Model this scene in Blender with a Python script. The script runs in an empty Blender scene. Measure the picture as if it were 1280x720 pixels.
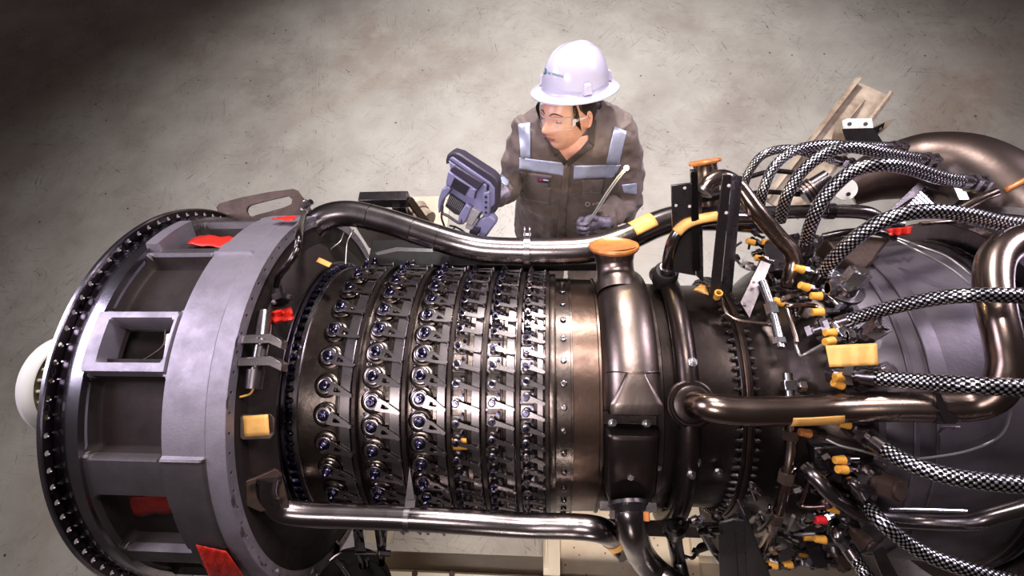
import bpy, bmesh, math, random
from mathutils import Vector, Matrix, noise
random.seed(7)
PI = math.pi
R = math.radians
SC = bpy.context.scene
COL = SC.collection

# ---------------------------------------------------------------- camera
CAM = Vector((0.0, -0.4666, 2.7414))
CM = Matrix(((0.99660, 0.003665, 0.08231), (0.033105, 0.89701, -0.44077), (-0.075448, 0.441996, 0.893838)))
FPX = 640.0
AX = 1.0     # height of the engine axis above the floor


def ray(px, py):
    return (CM @ Vector(((px - 640) / FPX, (360 - py) / FPX, -1.0))).normalized()


def PZ(px, py, z):
    d = ray(px, py)
    return CAM + d * ((z - CAM.z) / d.z)


def PY(px, py, y):
    d = ray(px, py)
    return CAM + d * ((y - CAM.y) / d.y)


def PR(px, py, r):
    """point on the cylinder of radius r about the engine axis; where the sight line misses it, the nearest pass"""
    d = ray(px, py)
    oy, oz = CAM.y, CAM.z - AX
    a = d.y * d.y + d.z * d.z
    b = oy * d.y + oz * d.z
    c = oy * oy + oz * oz - r * r
    disc = max(0.0, b * b - a * c)
    return CAM + d * ((-b - math.sqrt(disc)) / a)


def CY(X, deg, r):
    return Vector((X, r * math.sin(R(deg)), AX + r * math.cos(R(deg))))


def XT(px, py, r):
    p = PR(px, py, r)
    return p.x, math.degrees(math.atan2(p.y, p.z - AX))


def spl(pts, n=10):
    """Catmull-Rom through the control points"""
    P = [Vector(p) for p in pts]
    if len(P) == 2:
        return [P[0].lerp(P[1], i / n) for i in range(n + 1)]
    Q = [P[0] * 2 - P[1]] + P + [P[-1] * 2 - P[-2]]
    out = []
    for i in range(1, len(Q) - 2):
        p0, p1, p2, p3 = Q[i - 1:i + 3]
        for k in range(n):
            t = k / n
            out.append(0.5 * ((2 * p1) + (p2 - p0) * t + (2 * p0 - 5 * p1 + 4 * p2 - p3) * t * t + (3 * p1 - p0 - 3 * p2 + p3) * t ** 3))
    out.append(P[-1])
    return out


def frame_of(z):
    z = Vector(z).normalized()
    a = Vector((0, 0, 1)) if abs(z.z) < 0.9 else Vector((1, 0, 0))
    x = a.cross(z).normalized()
    return x, z.cross(x), z


class MB:
    """collects shapes; add() links them as ONE mesh object"""

    def __init__(s):
        s.v = []
        s.f = []
        s.uv = {}

    def grid(s, rows, closed=False, cap0=False, cap1=False, uvs=None):
        base = len(s.v)
        n = len(rows[0])
        for r in rows:
            s.v.extend([Vector(p) for p in r])
        m = n if closed else n - 1
        for i in range(len(rows) - 1):
            for j in range(m):
                j2 = (j + 1) % n
                s.f.append((base + i * n + j, base + i * n + j2, base + (i + 1) * n + j2, base + (i + 1) * n + j))
                if uvs:
                    u0, u1 = uvs[i], uvs[i + 1]
                    s.uv[len(s.f) - 1] = ((u0, j / n), (u0, (j + 1) / n), (u1, (j + 1) / n), (u1, j / n))
        if cap0:
            s.f.append(tuple(base + j for j in range(n))[::-1])
        if cap1:
            b = base + (len(rows) - 1) * n
            s.f.append(tuple(b + j for j in range(n)))
        return s

    def tube(s, pts, r, seg=16, caps=True, sq=None):
        """round tube along pts; r a number or one number per point"""
        P = [Vector(p) for p in pts]
        n = len(P)
        rr = r if isinstance(r, (list, tuple)) else [r] * n
        if len(rr) != n:
            rr = [rr[min(len(rr) - 1, int(i / (n - 1) * (len(rr) - 1)))] + (rr[min(len(rr) - 1, int(i / (n - 1) * (len(rr) - 1)) + 1)] - rr[min(len(rr) - 1, int(i / (n - 1) * (len(rr) - 1)))]) * ((i / (n - 1) * (len(rr) - 1)) % 1) for i in range(n)]
        T = []
        for i in range(n):
            T.append((P[min(i + 1, n - 1)] - P[max(i - 1, 0)]).normalized())
        x, y, _ = frame_of(T[0])
        rows = []
        L = [0.0]
        for i in range(n):
            if i:
                L.append(L[-1] + (P[i] - P[i - 1]).length)
                x = (x - T[i] * x.dot(T[i])).normalized()
                y = T[i].cross(x)
            rows.append([P[i] + (x * math.cos(2 * PI * k / seg) + y * math.sin(2 * PI * k / seg)) * rr[i] for k in range(seg)])
        return s.grid(rows, True, caps, caps, L)

    def cyl(s, p0, p1, r0, r1=None, seg=20, ch=0.0):
        p0, p1 = Vector(p0), Vector(p1)
        r1 = r0 if r1 is None else r1
        x, y, z = frame_of(p1 - p0)
        if ch:
            pr = [(p0, r0 - ch), (p0 + z * ch, r0), (p1 - z * ch, r1), (p1, r1 - ch)]
        else:
            pr = [(p0, r0), (p1, r1)]
        return s.grid([[p + (x * math.cos(2 * PI * k / seg) + y * math.sin(2 * PI * k / seg)) * r for k in range(seg)] for p, r in pr], True, True, True)

    def lathe(s, p0, axis, prof, seg=32, cap0=False, cap1=False):
        """prof: (distance along axis, radius)"""
        p0 = Vector(p0)
        x, y, z = frame_of(axis)
        return s.grid([[p0 + z * h + (x * math.cos(2 * PI * k / seg) + y * math.sin(2 * PI * k / seg)) * r for k in range(seg)] for h, r in prof], True, cap0, cap1)

    def band(s, prof, t0=-180, t1=180, n=180):
        """surface of revolution about the engine axis; prof: closed or open list of (X, r)"""
        full = abs(t1 - t0) >= 359.9
        th = [t0 + (t1 - t0) * k / n for k in range(n if full else n + 1)]
        rows = [[CY(X, t, r) for t in th] for X, r in prof]
        s.grid(rows, full)
        return s

    def ring(s, x0, x1, r0, r1, t0=-180, t1=180, n=180):
        """solid ring of rectangular section about the engine axis"""
        full = abs(t1 - t0) >= 359.9
        c = min(0.002, abs(r1 - r0) * .2, abs(x1 - x0) * .2)
        pr = [(x0, r0), (x0, r1 - c), (x0 + c, r1), (x1 - c, r1), (x1, r1 - c), (x1, r0), (x0, r0)]
        s.band(pr, t0, t1, n)
        if not full:
            for t in (t0, t1):
                b = len(s.v)
                s.v.extend([CY(X, t, r) for X, r in pr[:-1]])
                s.f.append(tuple(range(b, b + len(pr) - 1)))
        return s

    def box(s, c, size, M=None):
        c = Vector(c)
        b = len(s.v)
        hx, hy, hz = [k / 2 for k in size]
        M = M or Matrix.Identity(3)
        for dx in (-hx, hx):
            for dy in (-hy, hy):
                for dz in (-hz, hz):
                    s.v.append(c + M @ Vector((dx, dy, dz)))
        for q in ((0, 1, 3, 2), (4, 6, 7, 5), (0, 4, 5, 1), (2, 3, 7, 6), (0, 2, 6, 4), (1, 5, 7, 3)):
            s.f.append(tuple(b + k for k in q))
        return s

    def bar(s, p0, p1, w, h, up=(0, 0, 1)):
        """box beam from p0 to p1, w across, h along up"""
        p0, p1 = Vector(p0), Vector(p1)
        z = (p1 - p0).normalized()
        u = Vector(up)
        u = (u - z * u.dot(z)).normalized()
        x = u.cross(z)
        M = Matrix((x, u, z)).transposed()
        return s.box((p0 + p1) / 2, (w, h, (p1 - p0).length), M)

    def prism(s, pts, n):
        """polygon pts (3D, planar) extruded by vector n"""
        b = len(s.v)
        k = len(pts)
        n = Vector(n)
        s.v.extend([Vector(p) for p in pts])
        s.v.extend([Vector(p) + n for p in pts])
        s.f.append(tuple(range(b, b + k))[::-1])
        s.f.append(tuple(range(b + k, b + 2 * k)))
        for i in range(k):
            j = (i + 1) % k
            s.f.append((b + i, b + j, b + k + j, b + k + i))
        return s

    def holeprism(s, outer, inner, n):
        """plate with one hole: outer and inner loops of equal length, extruded by n"""
        n = Vector(n)
        k = len(outer)
        b = len(s.v)
        for lp in (outer, inner):
            s.v.extend([Vector(p) for p in lp])
            s.v.extend([Vector(p) + n for p in lp])
        for i in range(k):
            j = (i + 1) % k
            o, ot, a, at = b, b + k, b + 2 * k, b + 3 * k
            s.f += [(o + i, o + j, a + j, a + i), (ot + j, ot + i, at + i, at + j), (o + j, o + i, ot + i, ot + j), (a + i, a + j, at + j, at + i)]
        return s

    def ball(s, c, r, seg=16, M=None, z0=-1.0):
        c = Vector(c)
        rr = r if isinstance(r, (list, tuple)) else (r, r, r)
        rows = []
        n = seg // 2 + 1
        a0 = math.asin(z0) if z0 > -1 else -PI / 2
        for i in range(n):
            a = a0 + (PI / 2 - a0) * i / (n - 1)
            rows.append([c + ((M @ Vector((rr[0] * math.cos(a) * math.cos(2 * PI * k / seg), rr[1] * math.cos(a) * math.sin(2 * PI * k / seg), rr[2] * math.sin(a)))) if M else Vector((rr[0] * math.cos(a) * math.cos(2 * PI * k / seg), rr[1] * math.cos(a) * math.sin(2 * PI * k / seg), rr[2] * math.sin(a)))) for k in range(seg)])
        return s.grid(rows, True, z0 > -1, False)


WM = {}


def put(o, W, parent=None):
    WM[o] = W
    if parent is not None:
        o.parent = parent
        o.matrix_local = WM[parent].inverted() @ W
    else:
        o.matrix_local = W


def tag(o, label=None, cat=None, group=None, kind=None):
    if label:
        o['label'] = label
    if cat:
        o['category'] = cat
    if group:
        o['group'] = group
    if kind:
        o['kind'] = kind
    return o


def mesh(name, mb, mat, ang=35, flat=False, keep=False):
    c = Vector((0, 0, 0))
    if not keep:
        for v in mb.v:
            c += v
        c /= max(1, len(mb.v))
    used = sorted({i for q in mb.f for i in q})
    if len(used) < len(mb.v):
        mp_ = {j: k for k, j in enumerate(used)}
        mb.v = [mb.v[j] for j in used]
        mb.f = [tuple(mp_[i] for i in q) for q in mb.f]
        if not keep:
            c = Vector((0, 0, 0))
            for v in mb.v:
                c += v
            c /= max(1, len(mb.v))
    me = bpy.data.meshes.new(name)
    me.from_pydata([v - c for v in mb.v], [], mb.f)
    if mb.uv:
        ul = me.uv_layers.new(name='UVMap')
        for pi, quad in mb.uv.items():
            p = me.polygons[pi]
            for k, li in enumerate(p.loop_indices):
                ul.data[li].uv = quad[k]
    bm = bmesh.new()
    bm.from_mesh(me)
    bmesh.ops.remove_doubles(bm, verts=bm.verts, dist=1e-6)
    bmesh.ops.recalc_face_normals(bm, faces=bm.faces)
    bm.to_mesh(me)
    bm.free()
    me.materials.append(mat)
    if not flat:
        me.polygons.foreach_set('use_smooth', [True] * len(me.polygons))
        me.set_sharp_from_angle(angle=R(ang))
    return me, c


def add(name, mb, mat, parent=None, ang=35, label=None, bevel=0.0, flat=False):
    me, c = mesh(name, mb, mat, ang, flat)
    o = bpy.data.objects.new(name, me)
    COL.objects.link(o)
    put(o, Matrix.Translation(c), parent)
    if label:
        o['label'] = label
    if bevel:
        m = o.modifiers.new('bevel', 'BEVEL')
        m.width = bevel
        m.segments = 2
        m.limit_method = 'ANGLE'
        m.angle_limit = R(40)
    return o


def thing(name, loc, label, cat, group=None):
    o = bpy.data.objects.new(name, None)
    o.empty_display_size = 0.05
    COL.objects.link(o)
    put(o, Matrix.Translation(Vector(loc)))
    return tag(o, label, cat, group)


def solo(name, mb, mat, label, cat, group=None, **k):
    o = add(name, mb, mat, None, **k)
    return tag(o, label, cat, group)


def copy_to(src, W, parent=None):
    """copy of an object and (recursively) of its children, moved rigidly to world matrix W"""
    c = src.copy()
    COL.objects.link(c)
    c.parent = None
    put(c, W, parent)
    for ch in KIDS.get(src, []):
        d = copy_to(ch, W @ WM[src].inverted() @ WM[ch], c)
    return c


KIDS = {}


# ---------------------------------------------------------------- materials
def lin(c):
    return tuple(((x / 255) / 12.92 if x / 255 <= 0.04045 else ((x / 255 + 0.055) / 1.055) ** 2.4) for x in c)


def mat(name, col, rough=0.5, metal=0.0, var=0.25, vscale=8.0, bump=0.0, bscale=60.0, col2=None, rvar=0.1, coat=0.0, emit=None, estr=0.0, stretch=None, sheen=0.0, spec=0.5):
    m = bpy.data.materials.new(name)
    m.use_nodes = True
    nt = m.node_tree
    N, L = nt.nodes, nt.links
    b = N['Principled BSDF']
    tc = N.new('ShaderNodeTexCoord')
    src = tc.outputs['Object']
    if stretch:
        mp = N.new('ShaderNodeMapping')
        mp.inputs['Scale'].default_value = stretch
        L.new(src, mp.inputs['Vector'])
        src = mp.outputs[0]
    nz = N.new('ShaderNodeTexNoise')
    nz.inputs['Scale'].default_value = vscale
    nz.inputs['Detail'].default_value = 6
    nz.inputs['Roughness'].default_value = 0.62
    L.new(src, nz.inputs['Vector'])
    mx = N.new('ShaderNodeMix')
    mx.data_type = 'RGBA'
    c2 = col2 or tuple(x * (1 - var) for x in col)
    mx.inputs[6].default_value = (*col, 1)
    mx.inputs[7].default_value = (*c2, 1)
    rp = N.new('ShaderNodeValToRGB')
    rp.color_ramp.elements[0].position = 0.38
    rp.color_ramp.elements[1].position = 0.62
    L.new(nz.outputs[0], rp.inputs[0])
    L.new(rp.outputs[0], mx.inputs[0])
    L.new(mx.outputs[2], b.inputs['Base Color'])
    mr = N.new('ShaderNodeMapRange')
    mr.inputs[1].default_value = 0.3
    mr.inputs[2].default_value = 0.7
    mr.inputs[3].default_value = max(0.03, rough - rvar)
    mr.inputs[4].default_value = min(1, rough + rvar)
    L.new(nz.outputs[0], mr.inputs[0])
    L.new(mr.outputs[0], b.inputs['Roughness'])
    b.inputs['Metallic'].default_value = metal
    b.inputs['Coat Weight'].default_value = coat
    b.inputs['Sheen Weight'].default_value = sheen
    b.inputs['Specular IOR Level'].default_value = spec
    if bump:
        n2 = N.new('ShaderNodeTexNoise')
        n2.inputs['Scale'].default_value = bscale
        n2.inputs['Detail'].default_value = 4
        L.new(src, n2.inputs['Vector'])
        bp = N.new('ShaderNodeBump')
        bp.inputs['Strength'].default_value = bump
        bp.inputs['Distance'].default_value = 0.004
        L.new(n2.outputs[0], bp.inputs['Height'])
        L.new(bp.outputs[0], b.inputs['Normal'])
    if emit:
        b.inputs['Emission Color'].default_value = (*emit, 1)
        b.inputs['Emission Strength'].default_value = estr
    return m


M = {}
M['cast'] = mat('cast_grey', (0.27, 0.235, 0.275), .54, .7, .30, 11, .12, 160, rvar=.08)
M['cast_darker'] = mat('cast_dark_grey', (0.085, 0.070, 0.074), .5, .6, .35, 11, .12, 140, rvar=.08)  # darker grey casting used for the lower and far frame sections
M['cast_dark'] = mat('cast_dark', (0.15, 0.125, 0.145), .46, .8, .3, 8, .1, 120)
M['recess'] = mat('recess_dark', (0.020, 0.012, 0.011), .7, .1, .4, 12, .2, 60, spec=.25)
M['case'] = mat('case_brown_steel', (0.17, 0.135, 0.12), .27, 1.0, .55, 9, .1, 60, col2=(0.06, 0.044, 0.038), rvar=.1)
M['case_dark'] = mat('case_dark_steel', (0.05, 0.036, 0.033), .34, .9, .4, 7, .15, 50)
M['copperish'] = mat('heat_tinted_steel', (0.155, 0.098, 0.074), .34, .95, .4, 5, .1, 60, col2=(0.045, 0.028, 0.023), rvar=.14)
M['duct'] = mat('duct_bronze_steel', (0.23, 0.175, 0.155), .36, 1.0, .3, 6, .12, 70, rvar=.08)
M['pipe'] = mat('pipe_steel', (0.24, 0.205, 0.205), .24, 1.0, .3, 5, .04, 50, rvar=.07)
M['pipe_brown'] = mat('pipe_brown_steel', (0.27, 0.195, 0.165), .25, 1.0, .3, 5, .04, 50, rvar=.07)
M['pipe_dark'] = mat('pipe_dark_steel', (0.10, 0.085, 0.085), .27, 1.0, .3, 6, .04, 50)
M['scroll'] = mat('dark_scroll_steel', (0.12, 0.09, 0.08), .36, .95, .35, 5, .06, 60, col2=(0.07, 0.045, 0.038), rvar=.1)
M['steel'] = mat('bright_steel', (0.52, 0.50, 0.52), .25, 1.0, .15, 7, rvar=.05)
M['steel_mid'] = mat('mid_steel', (0.25, 0.215, 0.22), .28, 1.0, .35, 9, rvar=.07)
M['polish'] = mat('polished_flange', (0.45, 0.42, 0.47), .22, 1.0, .45, 6, .05, 60, rvar=.08)
M['ringdark'] = mat('flange_dark', (0.09, 0.07, 0.085), .28, 1.0, .3, 8, .05, 60)
M['nut'] = mat('violet_black_nut', (0.085, 0.075, 0.13), .2, 1.0, .2, 30)
M['black'] = mat('black_paint', (0.014, 0.010, 0.010), .6, 0, .3, 20, .1, 90, spec=.3)
M['black_metal'] = mat('black_bracket_steel', (0.10, 0.083, 0.088), .30, .9, .3, 9, .1, 80)
M['rust'] = mat('brown_bracket', (0.085, 0.052, 0.040), .5, .5, .4, 10, .2, 80)
M['cream'] = mat('cream_painted_steel', lin((214, 198, 176)), .5, 0, .12, 4, .1, 60)
M['beige'] = mat('beige_weathered_paint', lin((176, 158, 138)), .55, 0, .35, 9, .15, 60, col2=lin((120, 98, 80)))
M['white'] = mat('white_nylon', (0.78, 0.74, 0.68), .4, 0, .06, 5)
M['olive'] = mat('olive_brown_hub', (0.16, 0.12, 0.06), .5, .4, .3, 10)
M['cap'] = mat('yellow_orange_cap', lin((226, 158, 62)), .45, 0, .2, 40)
M['capcopper'] = mat('orange_cover', lin((196, 120, 66)), .35, .25, .35, 30, .3, 40)
M['tape'] = mat('tan_masking_tape', lin((214, 158, 84)), .6, 0, .2, 14, .35, 45)
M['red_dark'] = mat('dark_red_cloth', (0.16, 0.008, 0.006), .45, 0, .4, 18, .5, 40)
M['red'] = mat('red_cloth', lin((196, 32, 18)), .5, 0, .35, 18, .5, 40)
M['redcap'] = mat('red_cap', lin((206, 36, 44)), .35, 0, .1, 40)
M['hat'] = mat('white_hard_hat', lin((190, 184, 206)), .22, 0, .02, 3, rvar=.02, coat=.4)
M['jacket'] = mat('brown_grey_coverall', lin((108, 91, 87)), .7, 0, .2, 14, .8, 26, rvar=.05, sheen=.15, stretch=(1, 1, .55))
M['jacket_seam'] = mat('coverall_seam', lin((70, 57, 54)), .8, 0, .2, 40)
M['reflect'] = mat('silver_reflective_tape', lin((186, 190, 218)), .42, .35, .12, 25, .15, 60)
M['skin'] = mat('skin', lin((222, 170, 150)), .38, 0, .18, 16, .05, 200, col2=lin((206, 142, 124)))
M['lips'] = mat('lips', lin((176, 92, 84)), .35)
M['hair'] = mat('dark_hair', (0.018, 0.011, 0.009), .35, 0, .4, 60, .6, 200, stretch=(1, 1, .12))
M['glove'] = mat('grey_violet_glove', lin((128, 118, 140)), .6, 0, .45, 28, .5, 120, col2=lin((52, 44, 54)))
M['dev'] = mat('device_violet_grey', lin((120, 116, 150)), .42, .1, .15, 20)
M['dev_dark'] = mat('device_dark', lin((58, 50, 66)), .42, .1, .2, 20)
M['dev_black'] = mat('device_black', (0.012, 0.010, 0.014), .4)
M['dev_grey'] = mat('device_grey', lin((140, 134, 138)), .45, 0, .15, 20)
M['teal'] = mat('teal_print', lin((0, 104, 112)), .5)
M['navy'] = mat('navy_label', lin((36, 36, 96)), .5)
M['whiteprint'] = mat('white_print', lin((220, 214, 216)), .5)
M['glow'] = mat('glowing_tip', (1, .9, .6), .4, emit=(1, .84, .40), estr=9)
M['probe'] = mat('silver_probe', (0.72, 0.70, 0.68), .3, .3, .1, 10)
M['wire'] = mat('grey_wire', (0.40, 0.37, 0.36), .35, .8)
M['blue'] = mat('blue_plug', lin((40, 120, 200)), .4)
M['eyewhite'] = mat('eye_white', lin((222, 206, 200)), .3)
M['eyedark'] = mat('eye_iris', (0.02, 0.012, 0.01), .15)


def glass(name):
    m = bpy.data.materials.new(name)
    m.use_nodes = True
    b = m.node_tree.nodes['Principled BSDF']
    b.inputs['Base Color'].default_value = (1, .99, 1, 1)
    b.inputs['Roughness'].default_value = .04
    b.inputs['Alpha'].default_value = .05
    b.inputs['IOR'].default_value = 1.45
    return m


M['glass'] = glass('clear_lens')
M['frame_clear'] = mat('clear_plastic', lin((214, 200, 200)), .2, 0, .05)


def braid(name, c0, c1, n=9, k=78.0):
    m = bpy.data.materials.new(name)
    m.use_nodes = True
    nt = m.node_tree
    N, L = nt.nodes, nt.links
    b = N['Principled BSDF']
    uv = N.new('ShaderNodeUVMap')
    sp = N.new('ShaderNodeSeparateXYZ')
    L.new(uv.outputs[0], sp.inputs[0])

    def mth(op, a, bb=None):
        q = N.new('ShaderNodeMath')
        q.operation = op
        for i, w in enumerate((a, bb)):
            if w is None:
                continue
            if isinstance(w, (int, float)):
                q.inputs[i].default_value = w
            else:
                L.new(w, q.inputs[i])
        return q.outputs[0]
    u = mth('MULTIPLY', sp.outputs[0], k * 2 * PI)
    v = mth('MULTIPLY', sp.outputs[1], n * 2 * PI)
    s1 = mth('SINE', u)
    s2 = mth('SINE', v)
    h = mth('MULTIPLY', s1, s2)
    h2 = mth('ADD', mth('MULTIPLY', h, 0.5), 0.5)
    rp = N.new('ShaderNodeValToRGB')
    rp.color_ramp.elements[0].position = .45
    rp.color_ramp.elements[1].position = .8
    rp.color_ramp.elements[0].color = (*c0, 1)
    rp.color_ramp.elements[1].color = (*c1, 1)
    L.new(h2, rp.inputs[0])
    L.new(rp.outputs[0], b.inputs['Base Color'])
    b.inputs['Metallic'].default_value = .95
    b.inputs['Roughness'].default_value = .27
    bp = N.new('ShaderNodeBump')
    bp.inputs['Strength'].default_value = .6
    bp.inputs['Distance'].default_value = .0016
    L.new(h2, bp.inputs['Height'])
    L.new(bp.outputs[0], b.inputs['Normal'])
    return m


M['braid'] = braid('braided_steel', (0.012, 0.009, 0.013), (0.85, 0.80, 0.82))


def concrete():
    m = bpy.data.materials.new('concrete_floor')
    m.use_nodes = True
    nt = m.node_tree
    N, L = nt.nodes, nt.links
    b = N['Principled BSDF']
    tc = N.new('ShaderNodeTexCoord')

    def nz(scale, det=8, ro=.6, dist=0, st=None, rot=0):
        n = N.new('ShaderNodeTexNoise')
        n.inputs['Scale'].default_value = scale
        n.inputs['Detail'].default_value = det
        n.inputs['Roughness'].default_value = ro
        n.inputs['Distortion'].default_value = dist
        mp = N.new('ShaderNodeMapping')
        mp.inputs['Scale'].default_value = st or (1, 1, 1)
        mr_ = N.new('ShaderNodeMapping')
        mr_.inputs['Rotation'].default_value = (0, 0, rot)
        mr_.inputs['Location'].default_value = (rot * 3.1, rot * 1.7, 0)
        L.new(tc.outputs['Object'], mr_.inputs['Vector'])
        L.new(mr_.outputs[0], mp.inputs['Vector'])
        L.new(mp.outputs[0], n.inputs['Vector'])
        return n.outputs[0]

    def ramp(src, p0, p1, c0=(0, 0, 0), c1=(1, 1, 1)):
        r = N.new('ShaderNodeValToRGB')
        r.color_ramp.elements[0].position = p0
        r.color_ramp.elements[1].position = p1
        r.color_ramp.elements[0].color = (*c0, 1)
        r.color_ramp.elements[1].color = (*c1, 1)
        L.new(src, r.inputs[0])
        return r.outputs[0]

    def mix(a, bb, f, mode='MIX'):
        q = N.new('ShaderNodeMix')
        q.data_type = 'RGBA'
        q.blend_type = mode
        for i, w in ((6, a), (7, bb)):
            if isinstance(w, tuple):
                q.inputs[i].default_value = (*w, 1)
            else:
                L.new(w, q.inputs[i])
        if isinstance(f, float):
            q.inputs[0].default_value = f
        else:
            L.new(f, q.inputs[0])
        return q.outputs[2]
    base = mix(lin((188, 182, 175)), lin((154, 144, 137)), ramp(nz(1.1, 8, .65), .36, .66))
    base = mix(base, lin((160, 140, 128)), ramp(nz(.55, 6, .6, .6), .55, .78))
    base = mix(base, lin((194, 189, 180)), ramp(nz(3, 8, .7), .5, .9))
    # scratches: thin crests of stretched noise in two directions
    for rot, st in ((.6, (.8, 9, 1)), (-.9, (1, 11, 1)), (1.35, (.7, 8, 1)), (2.3, (.6, 10, 1)), (.08, (.5, 12, 1))):
        s1 = ramp(nz(2.2, 3, .5, .4, st, rot), .4965, .5)
        s2 = ramp(nz(2.2, 3, .5, .4, st, rot), .5, .5035)
        q = N.new('ShaderNodeMath')
        q.operation = 'SUBTRACT'
        L.new(s1, q.inputs[0])
        L.new(s2, q.inputs[1])
        g = N.new('ShaderNodeMath')
        g.operation = 'MULTIPLY'
        L.new(q.outputs[0], g.inputs[0])
        L.new(ramp(nz(2.3 + rot * .4, 2, .5, 0, None, rot), .50, .60), g.inputs[1])
        g2 = N.new('ShaderNodeMath')
        g2.operation = 'MULTIPLY'
        g2.inputs[1].default_value = .85
        L.new(g.outputs[0], g2.inputs[0])
        base = mix(base, lin((84, 72, 64)), g2.outputs[0])
    dirt = ramp(nz(14, 8, .75, .3), .60, .72)
    dg = N.new('ShaderNodeMath')
    dg.operation = 'MULTIPLY'
    L.new(dirt, dg.inputs[0])
    L.new(ramp(nz(1.3, 4), .45, .65), dg.inputs[1])
    dh = N.new('ShaderNodeMath')
    dh.operation = 'MULTIPLY'
    dh.inputs[1].default_value = .45
    L.new(dg.outputs[0], dh.inputs[0])
    base = mix(base, lin((110, 96, 88)), dh.outputs[0])
    vo = N.new('ShaderNodeTexVoronoi')
    vo.inputs['Scale'].default_value = 9
    L.new(tc.outputs['Object'], vo.inputs['Vector'])
    sp = ramp(vo.outputs['Distance'], .05, .075, (1, 1, 1), (0, 0, 0))
    sg = N.new('ShaderNodeMath')
    sg.operation = 'MULTIPLY'
    L.new(sp, sg.inputs[0])
    L.new(ramp(nz(2.1, 2), .47, .53), sg.inputs[1])
    base = mix(base, lin((62, 50, 44)), sg.outputs[0])
    L.new(base, b.inputs['Base Color'])
    mr = N.new('ShaderNodeMapRange')
    mr.inputs[3].default_value = .5
    mr.inputs[4].default_value = .72
    L.new(nz(3, 6), mr.inputs[0])
    L.new(mr.outputs[0], b.inputs['Roughness'])
    bp = N.new('ShaderNodeBump')
    bp.inputs['Strength'].default_value = .25
    bp.inputs['Distance'].default_value = .004
    L.new(nz(40, 6, .7), bp.inputs['Height'])
    L.new(bp.outputs[0], b.inputs['Normal'])
    return m


M['floor'] = concrete()


def speckled():
    m = bpy.data.materials.new('cream_speckled_deck')
    m.use_nodes = True
    nt = m.node_tree
    N, L = nt.nodes, nt.links
    b = N['Principled BSDF']
    tc = N.new('ShaderNodeTexCoord')
    vo = N.new('ShaderNodeTexVoronoi')
    vo.inputs['Scale'].default_value = 34
    L.new(tc.outputs['Object'], vo.inputs['Vector'])
    r = N.new('ShaderNodeValToRGB')
    r.color_ramp.elements[0].position = .10
    r.color_ramp.elements[1].position = .17
    r.color_ramp.elements[0].color = (*lin((90, 66, 52)), 1)
    r.color_ramp.elements[1].color = (1, 1, 1, 1)
    L.new(vo.outputs['Distance'], r.inputs[0])
    n = N.new('ShaderNodeTexNoise')
    n.inputs['Scale'].default_value = 5
    n.inputs['Detail'].default_value = 8
    L.new(tc.outputs['Object'], n.inputs['Vector'])
    r2 = N.new('ShaderNodeValToRGB')
    r2.color_ramp.elements[0].position = .35
    r2.color_ramp.elements[1].position = .7
    r2.color_ramp.elements[0].color = (*lin((226, 208, 184)), 1)
    r2.color_ramp.elements[1].color = (*lin((196, 170, 146)), 1)
    L.new(n.outputs[0], r2.inputs[0])
    q = N.new('ShaderNodeMix')
    q.data_type = 'RGBA'
    q.blend_type = 'MULTIPLY'
    q.inputs[0].default_value = .85
    L.new(r2.outputs[0], q.inputs[6])
    L.new(r.outputs[0], q.inputs[7])
    L.new(q.outputs[2], b.inputs['Base Color'])
    b.inputs['Roughness'].default_value = .5
    return m


M['speckle'] = speckled()
# ---------------------------------------------------------------- the setting
fl = MB()
fl.grid([[Vector((x, y, 0)) for x in (-9, 9)] for y in (-6, 11)])
o = add('floor', fl, M['floor'])
tag(o, kind='structure')

# ---------------------------------------------------------------- the engine body
ENG = thing('gas_turbine_engine', (0, 0, AX), 'large dark steel gas turbine engine body lying on its side across the picture', 'engine')


def holeflange(x0, x1, r0, r1, n, hr, rh=None, t0=-180.0, t1=180.0):
    mb = MB()
    rh = rh or (r0 + r1) / 2
    st = 360.0 / n
    k = int(round((t1 - t0) / st))
    for i in range(k):
        tc_ = t0 + (i + .5) * st
        ring_o, ring_i = [], []
        for j in range(16):
            a = 2 * PI * j / 16
            ca, sa = math.cos(a), math.sin(a)
            q = max(abs(ca), abs(sa))
            u, w = ca / q, sa / q
            rr = rh + (w * (r1 - rh) if w > 0 else w * (rh - r0))
            ring_o.append(CY(x0, tc_ + u * st / 2, rr))
            ring_i.append(CY(x0, tc_ + math.degrees(ca * hr / rh), rh + sa * hr))
        mb.holeprism(ring_o, ring_i, (x1 - x0, 0, 0))
    return mb


add('inlet_flange', holeflange(-1.238, -1.234, .600, .634, 88, .0072, .6185), M['ringdark'], ENG, label='outer bolt flange ringed with small holes')
mb = MB()
mb.band([(-1.2405, .632), (-1.2405, .6375), (-1.2315, .6375), (-1.2315, .632)], n=240)
add('flange_rim', mb, M['polish'], ENG)
mb = MB()
mb.band([(-1.236, .598), (-1.231, .604), (-1.214, .604), (-1.211, .600)], n=240)
add('inlet_collar', mb, M['ringdark'], ENG)
mb = MB()
mb.band([(-1.211, .590), (-1.210, .606), (-1.205, .608), (-1.19, .609), (-1.165, .607), (-1.163, .59)], n=240)
add('inlet_band', mb, M['polish'], ENG, label='mirror bright band behind the outer flange')
src = None
for k in range(48):
    t = -112 + k * 360 / 88
    W = Matrix.Translation(CY(-1.2225, t, .604)) @ Matrix.Rotation(-R(t), 4, 'X')
    if src is None:
        mb = MB()
        mb.box((0, 0, .003), (.013, .0045, .006))
        me, c = mesh('stud', mb, M['steel'], keep=True)
        src = bpy.data.objects.new('stud', me)
        COL.objects.link(src)
        put(src, W, ENG)
    else:
        copy_to(src, W, ENG)


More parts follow.
